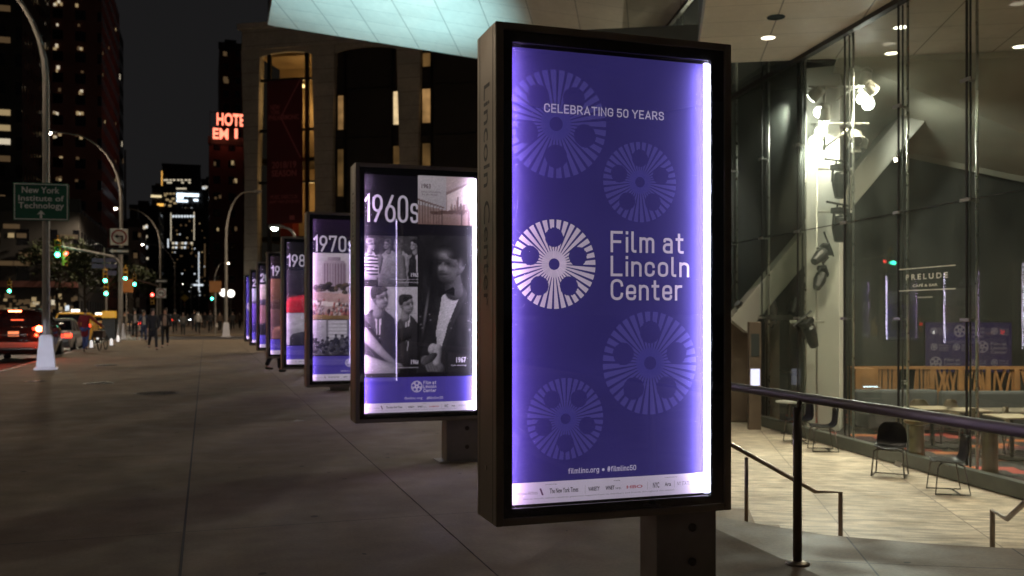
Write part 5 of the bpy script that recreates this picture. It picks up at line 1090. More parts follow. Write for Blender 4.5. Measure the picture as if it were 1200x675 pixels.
def noturn(label, px, py, z, s, arrow=True):
    p = at(px, z); t = thing('no_turn_sign', label, 'traffic sign', (p.x, p.y-.25, hz(py, z))); t.scale = (s,)*3
    b = MB(); b.box((0, 0, 0), (.76, .02, .76)); b.build('panel', M_sw, t, bevel=.004)
    b = MB()
    for i in range(24):
        a0, a1 = 2*math.pi*i/24, 2*math.pi*(i+1)/24; b.poly([(r*math.cos(a), -.012, r*math.sin(a)) for r, a in ((.27, a0), (.34, a0), (.34, a1), (.27, a1))])
    b.bar((-.21, -.0125, .21), (.21, -.0125, -.21), .06, .003); b.build('ring', mat('sign_red', (.30, .03, .03), .5), t)
    b = MB(); b.poly([(.10, -.0115, -.20), (.17, -.0115, -.20), (.17, -.0115, .06), (-.05, -.0115, .06), (-.05, -.0115, .13), (-.20, -.0115, .02), (-.05, -.0115, -.08), (-.05, -.0115, -.01), (.10, -.0115, -.01)]); b.build('arrow', M_sb, t)
    if arrow:
        o = thing('one_way_sign', 'black and white one way arrow sign under the ' + ('upper' if s > 1.2 else 'lower') + ' no turn sign', 'traffic sign', (p.x, p.y-.25, hz(py+16.5*(1 if s > 1.2 else -.85), z))); o.scale = (s,)*3
        b = MB(); b.box((0, 0, 0), (.95, .02, .32)); b.build('panel', M_sb, o); b = MB(); b.poly([(-.42, -.012, 0), (-.26, -.012, .11), (-.26, -.012, .05), (.40, -.012, .05), (.40, -.012, -.05), (-.26, -.012, -.05), (-.26, -.012, -.11)]); b.build('arrow', M_sw, o)
noturn('white no left turn sign on the second lamp pole', 140, 278, 56.5, 1.3); noturn('white no left turn sign lower down, near the red signal', 189, 343.5, 88, 1.35*.85)
p = at(125, 57); st_ = thing('street_name_sign', 'dark blue street name plates hanging under the mast arm', 'street sign', (p.x, p.y, hz(312, 57)))
b = MB()
for x_, z_ in ((-.5, .35), (-.5, 0), (.25, .38), (.25, .02)): b.box((x_, 0, z_), (.66, .02, .26))
b.box((.3, 0, -.4), (.5, .02, .3)); b.build('plates', mat('plate_purple', (.05, .045, .09), .5, noise=(3, .2)), st_)
b = MB(); b.tube([(-.14, .04, -.4), (-.14, .04, 1.1)], .03, 6); b.build('hanger', M_pole, st_)
for px, py_, z, s_, lab, c in ((148, 335, 65, .9, 'plain orange road work sign right of the second lamp pole', (.30, .11, .02)), (252.5, 336, 66, .8, 'plain orange road work sign below the lamp by the arts hall', (.20, .085, .025))):
    p = at(px, z); t = thing('road_work_sign', lab, 'road sign', (p.x, p.y, hz(py_, z)-.4)); b = MB(); b.box((0, 0, .4), (s_, .03, s_)); b.build('panel', mat('work_orange_%d' % px, c, .5, noise=(4, .1)), t); b = MB(); b.tube([(0, .05, -hz(py_, z)+.4), (0, .05, .8)], .04, 6); b.build('post', M_pole, t)
p = at(216.5, 150); t = thing('crossing_sign', 'yellow diamond crossing sign above the far pedestrians', 'road sign', (p.x, p.y, hz(349, 150)-.5)); b = MB(); b.box((0, 0, .5), (.85, .03, .85), ry=rad(45)); b.build('panel', mat('sign_yellow', (.55, .42, .04), .5), t); b = MB(); b.tube([(0, .05, -hz(349, 150)+.5), (0, .05, .5)], .05, 6); b.build('post', M_pole, t)
for px, py_, lab in ((262, 343, 'round glowing white globe light left of the arts hall pole'), (270.5, 344, 'round glowing white globe light right of the arts hall pole')):
    p = at(px, 85); t = thing('globe_light', lab, 'globe light', (p.x, p.y, 0)); b = MB(); b.lathe([(.05, -.34), (.22, -.27), (.33, -.1), (.35, .05), (.27, .24), (.1, .34)], 14, (0, 0, hz(py_, 85))); b.build('globe', lamp_mat('globe_white', (1, .95, .86), 2.6), t, smooth=True); b = MB(); b.tube([(0, 0, 0), (0, 0, hz(py_, 85)-.33)], .06, 6); b.build('post', M_dark, t)

# ---------------------------------------------------------------- vehicles
M_tyre = mat('tyre', (.012, .012, .012), .85); M_rim = mat('alloy_rim', (.3, .3, .3), .35, .9); M_cg = mat('car_glass', (.008, .008, .010), .06, spec=.8); M_chr = mat('chrome_trim', (.6, .6, .6), .15, 1.0)
TAIL = lamp_mat('tail_light', (1, .035, .012), 7); TAILH = lamp_mat('brake_core', (1, .13, .05), 28); HEADL = lamp_mat('headlight_lens', (.85, .92, 1), 26); LENSR = mat('red_lens', (.30, .006, .005), .15, coat=1)
def car(label, name, cat, col_m, L=4.7, Wd=1.85, H=1.5, kind='suv', loc=(0, 0, 0), rz=0., lamps='rear', roof_light=False, big=False, plate=(.5, .35, .05)):
    """the rear faces -Y (towards the camera); loc = rear centre on the road"""
    t = thing(name, label, cat, loc, rz)
    hw = Wd/2
    # stations: (y, half width at sill, half width at belt, z sill, z belt, bonnet rise)
    if kind == 'suv': st = [(0, .86, .80, .48, .80), (.06, .93, .93, .34, 1.02), (.35, .97, .97, .28, 1.06), (1.1, 1, 1, .24, 1.06), (L*.55, 1, 1, .24, 1.04), (L*.70, 1, .99, .24, 1.02), (L*.80, .99, .95, .26, .98), (L*.95, .94, .85, .30, .86), (L, .84, .74, .42, .72)]
    else: st = [(0, .84, .80, .46, .78), (.08, .92, .92, .32, .96), (.5, .97, .96, .25, .98), (1.1, 1, 1, .22, .95), (L*.55, 1, 1, .22, .93), (L*.70, 1, .98, .22, .90), (L*.82, .98, .94, .25, .84), (L*.95, .92, .84, .30, .72), (L, .82, .74, .40, .62)]
    k = H/1.5
    rings = []
    for y, a, c, z0, z1 in st:
        z0 *= 1; z1 *= (k if kind == 'suv' else 1); zm = (z0+z1)/2
        rings.append([(-a*hw*.93, y, z0), (a*hw*.93, y, z0), (a*hw, y, zm), (a*hw*.985, y, z1-.12), (c*hw*.93, y, z1), (-c*hw*.93, y, z1), (-a*hw*.985, y, z1-.12), (-a*hw, y, zm)])
    b = MB(); b.loft(rings); body = b.build('body', col_m, t, smooth=True, bevel=.015)
    zb = (1.02*k if kind == 'suv' else .93); y0, y1, y2, y3 = ((.16, .62, L*.50, L*.72) if kind == 'suv' else (.62, 1.32, L*.52, L*.72))
    g = MB(); a, c = hw*.90, hw*.72
    g.loft([[(-a, y0, zb-.03), (a, y0, zb-.03), (a, y3, zb-.06), (-a, y3, zb-.06)], [(-c-.03, y1-.06, H-.09), (c+.03, y1-.06, H-.09), (c, y2, H-.09), (-c, y2, H-.09)]]); g.build('windows', M_cg, t)
    r = MB(); r.loft([[(-c-.05, y1-.12, H-.10), (c+.05, y1-.12, H-.10), (c+.03, y2+.04, H-.10), (-c-.03, y2+.04, H-.10)], [(-c+.02, y1-.02, H), (c-.02, y1-.02, H), (c-.04, y2-.1, H), (-c+.04, y2-.1, H)]])
    for s in (-1, 1):
        for (ya, yb) in ((y0, y1-.06), (y3, y2), ((y0+y3)/2, (y1+y2)/2)): r.bar((s*(a+.004), ya, zb-.04), (s*(c+.03), yb, H-.09), .06, .07)
    r.build('roof', col_m, t, bevel=.02)
    for s in (-1, 1):
        for yy in (.85 if kind == 'suv' else .95, L-.9):
            w = MB(); M_ = Matrix.Translation((s*(hw-.10), yy, .34)) @ Matrix.Rotation(rad(90), 4, 'Y'); w.lathe([(.20, -.11), (.33, -.10), (.34, -.05), (.34, .05), (.33, .10), (.20, .11)], 20, M=M_); wo = w.build('wheel', M_tyre, t, smooth=True)
            q = MB(); q.lathe([(.05, -.115), (.21, -.105), (.21, .105), (.05, .115)], 12, M=M_); q.build('rim', M_rim, wo)
        m = MB(); m.box((s*(hw+.09), L*.66, zb+.02), (.20, .10, .14)); m.build('mirror', col_m, t, bevel=.02)
        # tail lamps
        if big:
            l = MB(); l.loft([[(s*hw*.60, -.015, .93*k), (s*hw*.60, -.015, .99*k), (s*hw*.60, .06, .99*k), (s*hw*.60, .06, .93*k)], [(s*hw*.86, .0, .88*k), (s*hw*.86, .0, 1.04*k), (s*hw*.86, .1, 1.04*k), (s*hw*.86, .1, .88*k)], [(s*hw*.985, .20, .92*k), (s*hw*.96, .20, 1.03*k), (s*hw*.9, .24, 1.03*k), (s*hw*.9, .24, .92*k)]]); lo = l.build('tail_light', TAIL if lamps != 'front' else LENSR, t)
            q = MB(); q.lathe([(.11, 0), (.10, .02), (.05, .03)], 14, M=Matrix.Translation((s*hw*.80, -.012, .955*k)) @ Matrix.Rotation(rad(90), 4, 'X')); q.build('brake_bulb', TAILH, lo)
        else:
            l = MB(); l.span(*sorted((s*hw*.62, s*hw*.93)), -.012 if kind != 'suv' else -.01, .10, zb-.24, zb-.08); l.build('tail_light', TAIL if lamps == 'rear' else LENSR, t, bevel=.012)
        l = MB(); l.span(*sorted((s*hw*.48, s*hw*.78)), L-.16, L+.005, .58, .72); l.build('headlight', HEADL if lamps != 'off' else M_chr, t, bevel=.015)
    b = MB(); b.box((0, -.035, .55 if not big else .62), (Wd*.82, .12, .20)); b.build('bumper', mat('bumper_grey', (.18, .18, .18), .4), t, bevel=.03)
    if big:
        b = MB(); b.box((0, -.10, .50), (Wd*.78, .03, .06)); b.box((0, -.035, .98), (.9, .02, .05)); b.build('chrome_strip', M_chr, t, bevel=.006)
        b = MB(); b.box((0, .40, H-.03), (Wd*.62, .26, .03)); b.build('spoiler', col_m, t, bevel=.01)
        b = MB(); b.box((0, .26, H-.06), (.40, .02, .05)); b.build('high_brake_light', TAILH, t)
    b = MB(); b.box((0, -.045 if not big else -.02, .82*(k if kind == 'suv' else .85)), (.34, .015, .17)); b.build('plate', mat('plate_yellow', plate, .5, emit=(plate, .5)), t)  # emission stands in for the light of plate lamps
    if roof_light:
        b = MB(); b.box((0, (y1+y2)/2, H+.09), (.40, .20, .14)); b.build('roof_light', lamp_mat('taxi_roof_light', (1, .9, .7), 3), t, bevel=.02)
    return t
def road(px, z): p = at(px, z); return (p.x, p.y, -.13)
M_suv = mat('suv_paint', (.012, .008, .008), .2, .4, coat=1); M_taxi = mat('taxi_yellow', (.70, .36, .012), .3, coat=.6, noise=(2, .06)); M_silver = mat('silver_paint', (.42, .40, .39), .3, .6, coat=.5); M_blackp = mat('black_paint', (.012, .012, .014), .2, .3, coat=1); M_whitep = mat('white_paint', (.65, .64, .62), .3, coat=.5)
car('dark red sport utility vehicle with glowing tail lights, cut by the left edge', 'parked_car', 'car', M_suv, 4.9, 2.0, 1.86, 'suv', (-6.32, 36.2, -.13), 0, big=True, plate=(.75, .48, .22))
car('yellow taxi with dark rear window left of the man in red', 'taxi', 'taxi', M_taxi, 4.8, 1.95, 1.78, 'suv', road(84, 50), 0, roof_light=True)
car('yellow taxi mostly hidden behind the man in red', 'taxi', 'taxi', M_taxi, 4.8, 1.9, 1.6, 'sedan', road(112, 62), 0, roof_light=True)
car('silver saloon car between the dark vehicle and the first taxi', 'saloon_car', 'car', M_silver, 4.6, 1.85, 1.5, 'sedan', road(58, 40), 0)
_p = road(58, 40)
for s in (-1, 1): light('headlight_beam', 'SPOT', (_p[0]+s*.6, _p[1]+4.75, .52), 420, (1, .93, .82), .05, (_p[0]+s*.6, _p[1]+20, .5), 50, .7)  # beams added to light the rear of the taxi
car('white car with red tail lights seen behind the litter bin', 'white_car', 'car', M_whitep, 4.6, 1.85, 1.55, 'suv', road(152, 78), 0)
car('black car with red tail lights ahead of the white car', 'black_car', 'car', M_blackp, 4.6, 1.85, 1.5, 'sedan', road(172, 100), 0)
fl = [(196, 128, M_whitep, 'rear', 'pale car with tail lights far down the street, left of the group'), (206, 145, M_silver, 'front', 'oncoming car with headlights far down the street, left one'), (219, 160, M_blackp, 'front', 'oncoming car with headlights far down the street, right one'), (186, 118, M_blackp, 'rear', 'dark car with tail lights between the pedestrians'), (232, 180, M_taxi, 'rear', 'distant taxi beyond the far pedestrians')]
for px, z, m, l_, lab in fl:
    car(lab, 'distant_car', 'car', m, 4.6, 1.85, 1.5, 'sedan', road(px, z), math.pi if l_ == 'front' else 0, lamps='rear', roof_light=(m is M_taxi))
# unseen car, added so that its beam lights the lamp base
hc = car('white car added outside the picture, its headlights lighting the lamp base', 'added_car', 'car', M_whitep, 4.6, 1.85, 1.5, 'sedan', (-8.2, 9.0, -.13), 0)
car('yellow taxi added in the avenue, left of the picture', 'taxi', 'taxi', M_taxi, 4.8, 1.95, 1.6, 'sedan', (-15.5, 20, -.13), math.pi, roof_light=True)  # unseen taxi added for reflections in the glass wall
car('black car added in the avenue, left of the picture', 'black_car', 'car', M_blackp, 4.6, 1.85, 1.5, 'sedan', (-11.8, 30, -.13), 0)  # another unseen car, added to reflect in the glass
for s in (-1, 1): light('headlight_beam', 'SPOT', (-8.2+s*.62, 13.75, .52), 3200, (.78, .80, 1.0), .04, (-4.9+s*.3, 27.5, .32), 9, .5)
light('tail_glow', 'POINT', (-5.6, 35.6, .95), 45, (1, .06, .02), .08); light('tail_glow', 'POINT', (-7.1, 35.6, .95), 20, (1, .06, .02), .08)
light('green_glow', 'POINT', tuple(at(67.5, 54.8))[:2]+(5.0,), 30, (.05, 1, .6), .15)

# small kerbside things
p = at(137.5, 58); t = thing('litter_bin', 'black litter bin on the pavement corner beside the second lamp pole', 'litter bin', p); b = MB(); b.box((0, 0, .65), (.85, .85, 1.3)); b.build('bin_body', mat('bin_black', (.02, .02, .022), .45), t, bevel=.04); b = MB(); b.box((0, 0, 1.36), (.9, .9, .1)); b.build('bin_lid', M_dark, t, bevel=.02)
p = at(128, 57); t = thing('news_box', 'small box with bright yellow top on the kerb beside the litter bin', 'news box', p); b = MB(); b.box((0, 0, .65), (.75, .6, 1.3)); b.build('cabinet', mat('newsbox_grey', (.02, .022, .022), .5), t, bevel=.02); b = MB(); b.box((0, 0, 1.52), (.78, .62, .42)); b.build('yellow_top', mat('newsbox_yellow', (.7, .36, .02), .4, emit=((.9, .45, .05), .35)), t, bevel=.03)  # emission put into the yellow top to brighten it
for px, z, lab in ((130.5, 46, 'short white reflective marker near the bicycle, nearer one'), (138.3, 52, 'short white reflective marker in front of the litter bin'), (107, 43, 'short white reflective marker by the legs of the man in red')):
    p = at(px, z); t = thing('kerb_marker', lab, 'marker', p); b = MB(); b.lathe([(.075, .02), (.07, .1), (.06, .30), (.03, .36)], 12); b.build('cone', mat('marker_white', (.8, .8, .8), .4, emit=((1, .95, .95), .75)), t, smooth=True); b = MB(); b.lathe([(.2, 0), (.2, .03)], 12, (0, 0, .0)); b.build('foot', M_dark, t)  # emission paints the light these reflective cones throw back

# ---------------------------------------------------------------- people
def skin_mesh(name, verts, edges, radii, m, parent, sub=1, root=0):
    me = bpy.data.meshes.new(name); me.from_pydata([tuple(v) for v in verts], edges, []); o = bpy.data.objects.new(name, me); COL.objects.link(o)
    sk = o.modifiers.new('skin', 'SKIN'); sk.use_smooth_shade = True
    for i, r in enumerate(radii):
        r = r if isinstance(r, tuple) else (r, r); me.skin_vertices[0].data[i].radius = r; me.skin_vertices[0].data[i].use_root = (i == root)
    ss = o.modifiers.new('sub', 'SUBSURF'); ss.levels = sub; ss.render_levels = sub
    bake(o); o.data.name = name; o.data.materials.clear(); o.data.materials.append(m)
    for p in o.data.polygons: p.use_smooth = True
    o.parent = parent; return o
SKIN = mat('skin', (.42, .24, .17), .55); SKIND = mat('skin_dark', (.16, .085, .055), .55); M_shoe = mat('black_shoe', (.012, .011, .010), .45)
def person(label, loc, rz, coat, trousers, H=1.75, stride=.3, phase=1, hair=(.03, .02, .015), long_coat=False, skirt=False, arms=None, hat=False, bag=None, inner=None, skin=SKIN, longhair=False):
    t = thing('person', label, 'person', loc, rz); s = H/1.75
    V = lambda x, y, z: Vector((x, y, z))*s
    a = stride*phase
    hipz = .93-.25*abs(stride)**2
    def leg(sd, sw):     # sw: forward swing of this leg (towards -y)
        hip = V(sd*.09, 0, hipz); ank = V(sd*.09, -sw*.55 + (.05 if sw < 0 else 0), .09 + (.09 if sw < 0 else 0)); knee = (hip+ank)/2 + V(0, -.05-.05*abs(sw), .02)
        toe = ank + V(sd*.02, -.15, -.05 + (-.02 if sw < 0 else 0)); return hip, knee, ank, toe
    def arm(sd, sw, spec=None):
        sh = V(sd*.175, 0, 1.42); 
        if spec: return sh, V(*spec[0]), V(*spec[1])
        return sh, V(sd*.235, .03+sw*.10, 1.14), V(sd*.24, -.06-sw*-.22, .90)
    Lr, Ll = leg(1, a), leg(-1, -a); Ar = arm(1, a, arms and arms[0]); Al = arm(-1, -a, arms and arms[1])
    vs = [V(0, 0, hipz+.03), V(0, .01, 1.12), V(0, .01, 1.33), V(0, .01, 1.46), V(0, 0, 1.53), V(0, -.015, 1.61), V(0, -.005, 1.69), V(0, -.10, 1.60)]
    ed = [(0, 1), (1, 2), (2, 3), (3, 4), (4, 5), (5, 6), (5, 7)]; rd = [(.15*s, .105*s), (.125*s, .095*s), (.15*s, .105*s), (.075*s, .07*s), .052*s, (.076*s, .092*s), (.066*s, .078*s), .018*s]
    for sd, L_ in ((1, Lr), (-1, Ll)):
        i = len(vs); vs += list(L_); ed += [(0, i), (i, i+1), (i+1, i+2), (i+2, i+3)]; rd += [.088*s, .058*s, .040*s, .034*s]
    for sd, A_ in ((1, Ar), (-1, Al)):
        i = len(vs); sh, el, wr = A_; d = (wr-el).normalized(); palm = wr+d*.07*s; vs += [sh, el, wr, palm]; ed += [(2, i), (i, i+1), (i+1, i+2), (i+2, i+3)]; rd += [.056*s, .042*s, .028*s, (.034*s, .022*s)]
        side = d.cross(Vector((1, 0, 0))).normalized()
        for f, (o_, ln) in enumerate(((-.024, .065), (-.008, .078), (.008, .073), (.024, .056))):
            j = len(vs); b = palm+side*o_*s; vs += [b+d*.03*s, b+d*ln*s+V(-sd*.015, 0, 0)]; ed += [(i+3, j), (j, j+1)]; rd += [.0085*s, .007*s]
        j = len(vs); vs += [wr+side*.035*s+d*.03*s, wr+side*.05*s+d*.065*s]; ed += [(i+2, j), (j, j+1)]; rd += [.010*s, .008*s]
    skin_mesh('body', vs, ed, rd, skin, t)
    # trousers / legs
    tv = [V(0, 0, hipz+.06)]; te = []; tr = [(.165*s, .118*s)]
    for L_ in (Lr, Ll):
        i = len(tv); tv += [L_[0], L_[1], L_[2]]; te += [(0, i), (i, i+1), (i+1, i+2)]; tr += [.102*s, .072*s, .056*s]
    skin_mesh('trousers', tv, te, tr, mat('cloth_%.3f_%.3f_%.3f' % trousers, trousers, .85, noise=(9, .2)), t)
    for L_ in (Lr, Ll):
        skin_mesh('shoe', [L_[2]+V(0, .03, -.045), L_[2]+V(0, -.06, -.05), L_[3]+V(0, -.03, 0)], [(0, 1), (1, 2)], [(.042*s, .04*s), (.045*s, .038*s), (.042*s, .03*s)], M_shoe, t)
    low = hipz-.08 if not long_coat else .62*hipz
    cv = [V(0, .0, low-.0), V(0, .01, 1.10), V(0, .01, 1.32), V(0, .01, 1.45)]; ce = [(0, 1), (1, 2), (2, 3)]; cr_ = [(.185*s, .14*s), (.155*s, .125*s), (.180*s, .13*s), (.09*s, .085*s)]
    if long_coat: cv.insert(1, V(0, .01, hipz)); ce = [(0, 1), (1, 2), (2, 3), (3, 4)]; cr_ = [(.21*s, .165*s), (.185*s, .14*s), (.155*s, .125*s), (.18*s, .13*s), (.09*s, .085*s)]
    ch = len(cv)-2
    for A_ in (Ar, Al):
        i = len(cv); cv += list(A_); ce += [(ch, i), (i, i+1), (i+1, i+2)]; cr_ += [.073*s, .060*s, .050*s]
    skin_mesh('coat', cv, ce, cr_, mat('cloth_%.3f_%.3f_%.3f' % coat, coat, .85, noise=(7, .2)), t, root=1)
    if inner: 
        b = MB(); b.loft([[(-.05*s, -.10*s, 1.43*s), (.05*s, -.10*s, 1.43*s), (.05*s, -.085*s, 1.43*s), (-.05*s, -.085*s, 1.43*s)], [(-.075*s, -.165*s, 1.25*s), (.075*s, -.165*s, 1.25*s), (.075*s, -.12*s, 1.25*s), (-.075*s, -.12*s, 1.25*s)], [(-.07*s, -.155*s, .97*s), (.07*s, -.155*s, .97*s), (.07*s, -.12*s, .97*s), (-.07*s, -.12*s, .97*s)]]); b.build('shirt', mat('shirt_%.2f' % inner[0], inner, .8), t)
    # hair or hat, eyes
    b = MB(); n = 12; rings = []
    for k, (zz, r) in enumerate(((1.585, .090), (1.64, .102), (1.70, .096), (1.745, .065), (1.765, .02))):
        rings.append([Vector((r*.9*math.cos(2*math.pi*i/n), (r*math.sin(2*math.pi*i/n)+.022+(.03 if k == 0 else 0)), zz))*s for i in range(n)])
    if longhair: rings.insert(0, [Vector((.085*math.cos(2*math.pi*i/n), .045*math.sin(2*math.pi*i/n)+.085, 1.42))*s for i in range(n)])
    b.loft(rings); b.build('hair', mat('hair_%.3f' % hair[0], hair, .6), t, smooth=True)
    if hat:
        b = MB(); b.lathe([(.15*s, 0), (.15*s, .012), (.10*s, .02), (.095*s, .10), (.06*s, .12)], 16, (0, .01*s, 1.69*s)); b.build('hat', mat('hat_black', (.012, .012, .012), .8), t, smooth=True)
    for sd in (-1, 1):
        b = MB(); b.lathe([(.004*s, -.008*s), (.010*s, 0), (.004*s, .008*s)], 8, (sd*.032*s, -.088*s, 1.635*s)); b.build('eye', mat('eye_dark', (.03, .02, .015), .2), t)
    if bag:
        b = MB(); b.box((0, 0, -.18*s), (.30*s, .12*s, .30*s)); b.tube([(-.08*s, 0, -.03*s), (-.06*s, 0, .05*s), (.06*s, 0, .05*s), (.08*s, 0, -.03*s)], .008*s, 5)
        w = Al[2]+(Al[2]-Al[1]).normalized()*.09*s; o = b.build('bag', mat('bag_%.2f' % bag[0], bag[:3], .7), None, bevel=.01)
        o.location = Vector(loc)+Matrix.Rotation(rz, 3, 'Z') @ (w-V(0, 0, .03)); o.rotation_euler = (0, 0, rz); tag(o, bag[3], 'bag')
    return t
BK, NAVY, GREY, JEAN = (.012, .012, .014), (.016, .018, .028), (.05, .048, .046), (.045, .06, .13)
person('person in a dark red coat and blue jeans walking away beside a bicycle', at(100, 39), rad(180-12), (.20, .012, .022), (.06, .09, .26), 1.80, .22, 1, hair=(.02, .015, .012), long_coat=True, arms=(((.24, .02, 1.15), (.22, -.10, .92)), ((-.36, -.16, 1.20), (-.52, -.42, 1.02))))
person('person in a black knee length coat striding, left of the pair walking to the camera', at(179, 40.9), rad(14), BK, BK, 1.80, .55, 1, long_coat=True, longhair=True, hair=(.02, .012, .01))
person('person in a dark open jacket over a pale shirt walking towards the camera', at(193.5, 43.5), rad(-4), NAVY, BK, 1.84, .24, -1, inner=(.42, .32, .27), bag=None)
person('person in dark clothes and a brimmed hat standing near the litter bin', at(158, 56.8), rad(10), BK, BK, 1.84, .16, 1, hat=True, inner=(.30, .27, .26))
person('short person in a grey jacket walking in the middle of the pavement', at(214.5, 65), rad(5), GREY, BK, 1.62, .2, 1, skin=SKIND)
person('tall person in black standing farther back in the middle of the pavement', at(227.5, 80), rad(170), BK, NAVY, 1.88, .14, -1)
person('person in black striding, left of the far pair by the arts hall', at(246.5, 76), rad(185), BK, BK, 1.78, .3, 1, bag=None)
person('person in a brown coat carrying a pale shopping bag near the arts hall pole', at(257.5, 78), rad(8), (.07, .045, .03), BK, 1.70, .28, -1, bag=(.50, .47, .44, 'pale shopping bag in the hand of the person in a brown coat'))
person('person in dark grey farthest right, past the arts hall pole', at(272.5, 84), rad(190), (.03, .028, .027), BK, 1.74, .2, 1)
person('person in black standing behind the person in a brown coat', at(240, 90), rad(20), BK, GREY, 1.72, .2, -1)
person('person whose dark legs show below the kiosk headed 1990s', (at(321, 25.3).x, at(321, 25.3).y, 0), rad(95), BK, BK, 1.78, .3, 1)
person('person in a pale grey raincoat walking away near the arts hall pole', at(232, 70), rad(176), (.30, .28, .26), BK, 1.72, .26, -1)
person('person in a blue jacket and jeans walking towards the camera by the litter bin', at(168.5, 52), rad(10), (.03, .05, .11), JEAN, 1.74, .3, 1, inner=(.4, .38, .36))
person('person in a beige coat standing near the kerb beyond the bicycle', at(146.5, 66), rad(-60), (.28, .22, .15), BK, 1.70, .12, 1, long_coat=True)
_pp = [o for o in S.objects if o.get('category') == 'person']
for src, px, z, rz_, lab in ((3, 205, 72, 3.3, 'dark figure walking away between the pale shirted person and the short one in grey'), (4, 236, 96, .2, 'small far figure in grey left of the arts hall pole'), (6, 252, 100, 3.0, 'small far figure in black right behind the striding person'), (7, 281, 92, .3, 'figure in brown partly hidden by the farthest kiosk'), (5, 150, 74, 2.9, 'tall dark figure crossing behind the litter bin'), (2, 168, 66, 3.1, 'dark figure seen between the hat wearer and the striding coat'), (4, 220, 110, 3.2, 'far small figure behind the short person in grey'), (5, 265, 112, .1, 'far tall figure beyond the arts hall pole')):
    dup(_pp[src], tuple(at(px, z)), rz_, lab)
# bicycle pushed by the person in red
p = at(117, 40.2); bk = thing('bicycle', 'dark bicycle wheeled along the kerb beside the person in red', 'bicycle', (p.x, p.y, 0), rz=rad(-8))
M_fr = mat('bike_frame', (.015, .014, .014), .4)
for y in (-.05, 1.0):
    b = MB(); R = .34; b.tube([(0, y+R*math.cos(2*math.pi*i/20), .35+R*math.sin(2*math.pi*i/20)) for i in range(21)], .022, 6, cap=False); w = b.build('wheel', M_tyre, bk)
    b = MB()
    for i in range(6): a = math.pi*i/6; b.tube([(0, y+R*math.cos(a), .35+R*math.sin(a)), (0, y-R*math.cos(a), .35-R*math.sin(a))], .004, 4)
    b.build('spokes', M_chr, w)
b = MB()
for P in ([(0, -.05, .35), (0, .30, .32), (0, .10, .85)], [(0, .30, .32), (0, .82, .78)], [(0, .12, .80), (0, .80, .84)], [(0, 1.0, .35), (0, .80, .95)], [(0, -.05, .35), (0, .13, .75)]): b.tube(P, .02, 6)
b.build('frame', M_fr, bk)
b = MB(); b.box((0, .08, .92), (.15, .26, .06)); b.build('saddle', M_fr, bk, bevel=.02)
b = MB(); b.tube([(-.27, .72, 1.02), (-.12, .82, 1.0), (.12, .82, 1.0), (.27, .72, 1.02)], .016, 6); b.build('handlebar', M_fr, bk)
b = MB(); b.box((0, -.10, .70), (.40, .50, .30)); b.build('pannier', mat('pannier_brown', (.06, .04, .03), .8), bk, bevel=.03)
b = MB(); b.lathe([(.05, 0), (.045, .02)], 10, M=Matrix.Translation((0, -.37, .52)) @ Matrix.Rotation(rad(90), 4, 'X')); b.build('reflector', lamp_mat('reflector_white', (1, .95, .9), .9), bk)  # emission stands in for light thrown back by the reflector

# ---------------------------------------------------------------- lobby furniture
M_shell = mat('black_shell', (.005, .005, .006), .42, spec=.3, noise=(6, .2)); M_wire = mat('chrome_wire', (.14, .13, .12), .35, .8); M_tan = mat('tan_shell', (.17, .135, .09), .6, noise=(4, .15))
def shell_chair(label, loc, rz, m, group, name='shell_chair'):
    t = thing(name, label, 'chair', loc, rz, group)
    # faces -Y
    prof = [(-.23, .435), (-.21, .455), (-.10, .445), (.04, .43), (.14, .44), (.19, .49), (.215, .57), (.235, .67), (.25, .76), (.255, .82)]
    half = [.17, .21, .235, .24, .235, .23, .225, .215, .18, .10]; n = 8
    bm = bmesh.new(); rows = []
    for (y, z), h in zip(prof, half):
        r = []
        for i in range(n+1):
            u = -1+2*i/n; up = max(0, (z-.45)/.35)
            r.append(bm.verts.new((h*u, y-.07*u*u*up, z+.035*u*u*(1-up))))
        rows.append(r)
    for a, c in zip(rows, rows[1:]):
        for i in range(n): bm.faces.new([a[i], a[i+1], c[i+1], c[i]])
    me = bpy.data.meshes.new('shell'); bm.to_mesh(me); bm.free(); me.materials.append(m)
    for f in me.polygons: f.use_smooth = True
    o = bpy.data.objects.new('shell', me); COL.objects.link(o); o.parent = t
    s_ = o.modifiers.new('solid', 'SOLIDIFY'); s_.thickness = .018; ss = o.modifiers.new('sub', 'SUBSURF'); ss.levels = 1; ss.render_levels = 2
    for s in (-1, 1):
        b = MB(); b.tube([(s*.10, -.12, .43), (s*.21, -.20, .40), (s*.24, -.24, .012), (s*.24, .22, .012), (s*.21, .15, .40), (s*.10, .10, .42)], .0125, 6); b.build('sled_leg', M_wire, t, smooth=True)
    b = MB(); b.tube([(-.2, -.05, .40), (.2, -.05, .40)], .009, 6); b.build('stretcher', M_wire, t)
    b = MB(); b.tube([(-.24, .10, .012), (.24, .10, .012)], .009, 6); b.build('stretcher', M_wire, t); return t
def lowp(px, py): return gpt(px, py, LOW)
c1 = shell_chair('black shell chair on wire sled legs facing the camera with a white card hanging below', lowp(1043, 557), rad(-48), M_shell, 'black shell chairs outside the glass')
b = MB(); b.box((.13, -.10, .20), (.10, .006, .08), ry=.3); b.build('card', mat('white_card', (.7, .7, .68), .7), c1)
for p_, r_, lab in ((lowp(1112, 577), rad(-118), 'black shell chair turned sideways, nearest of the black chairs'), (lowp(965, 528), rad(-115), 'black shell chair turned sideways, by the white column'), (lowp(937, 519), rad(-105), 'black shell chair behind the bronze rail post')):
    r = dup(c1, p_, r_, lab)
    for ch in list(r.children):
        if ch.name.startswith('card'): bpy.data.objects.remove(ch)
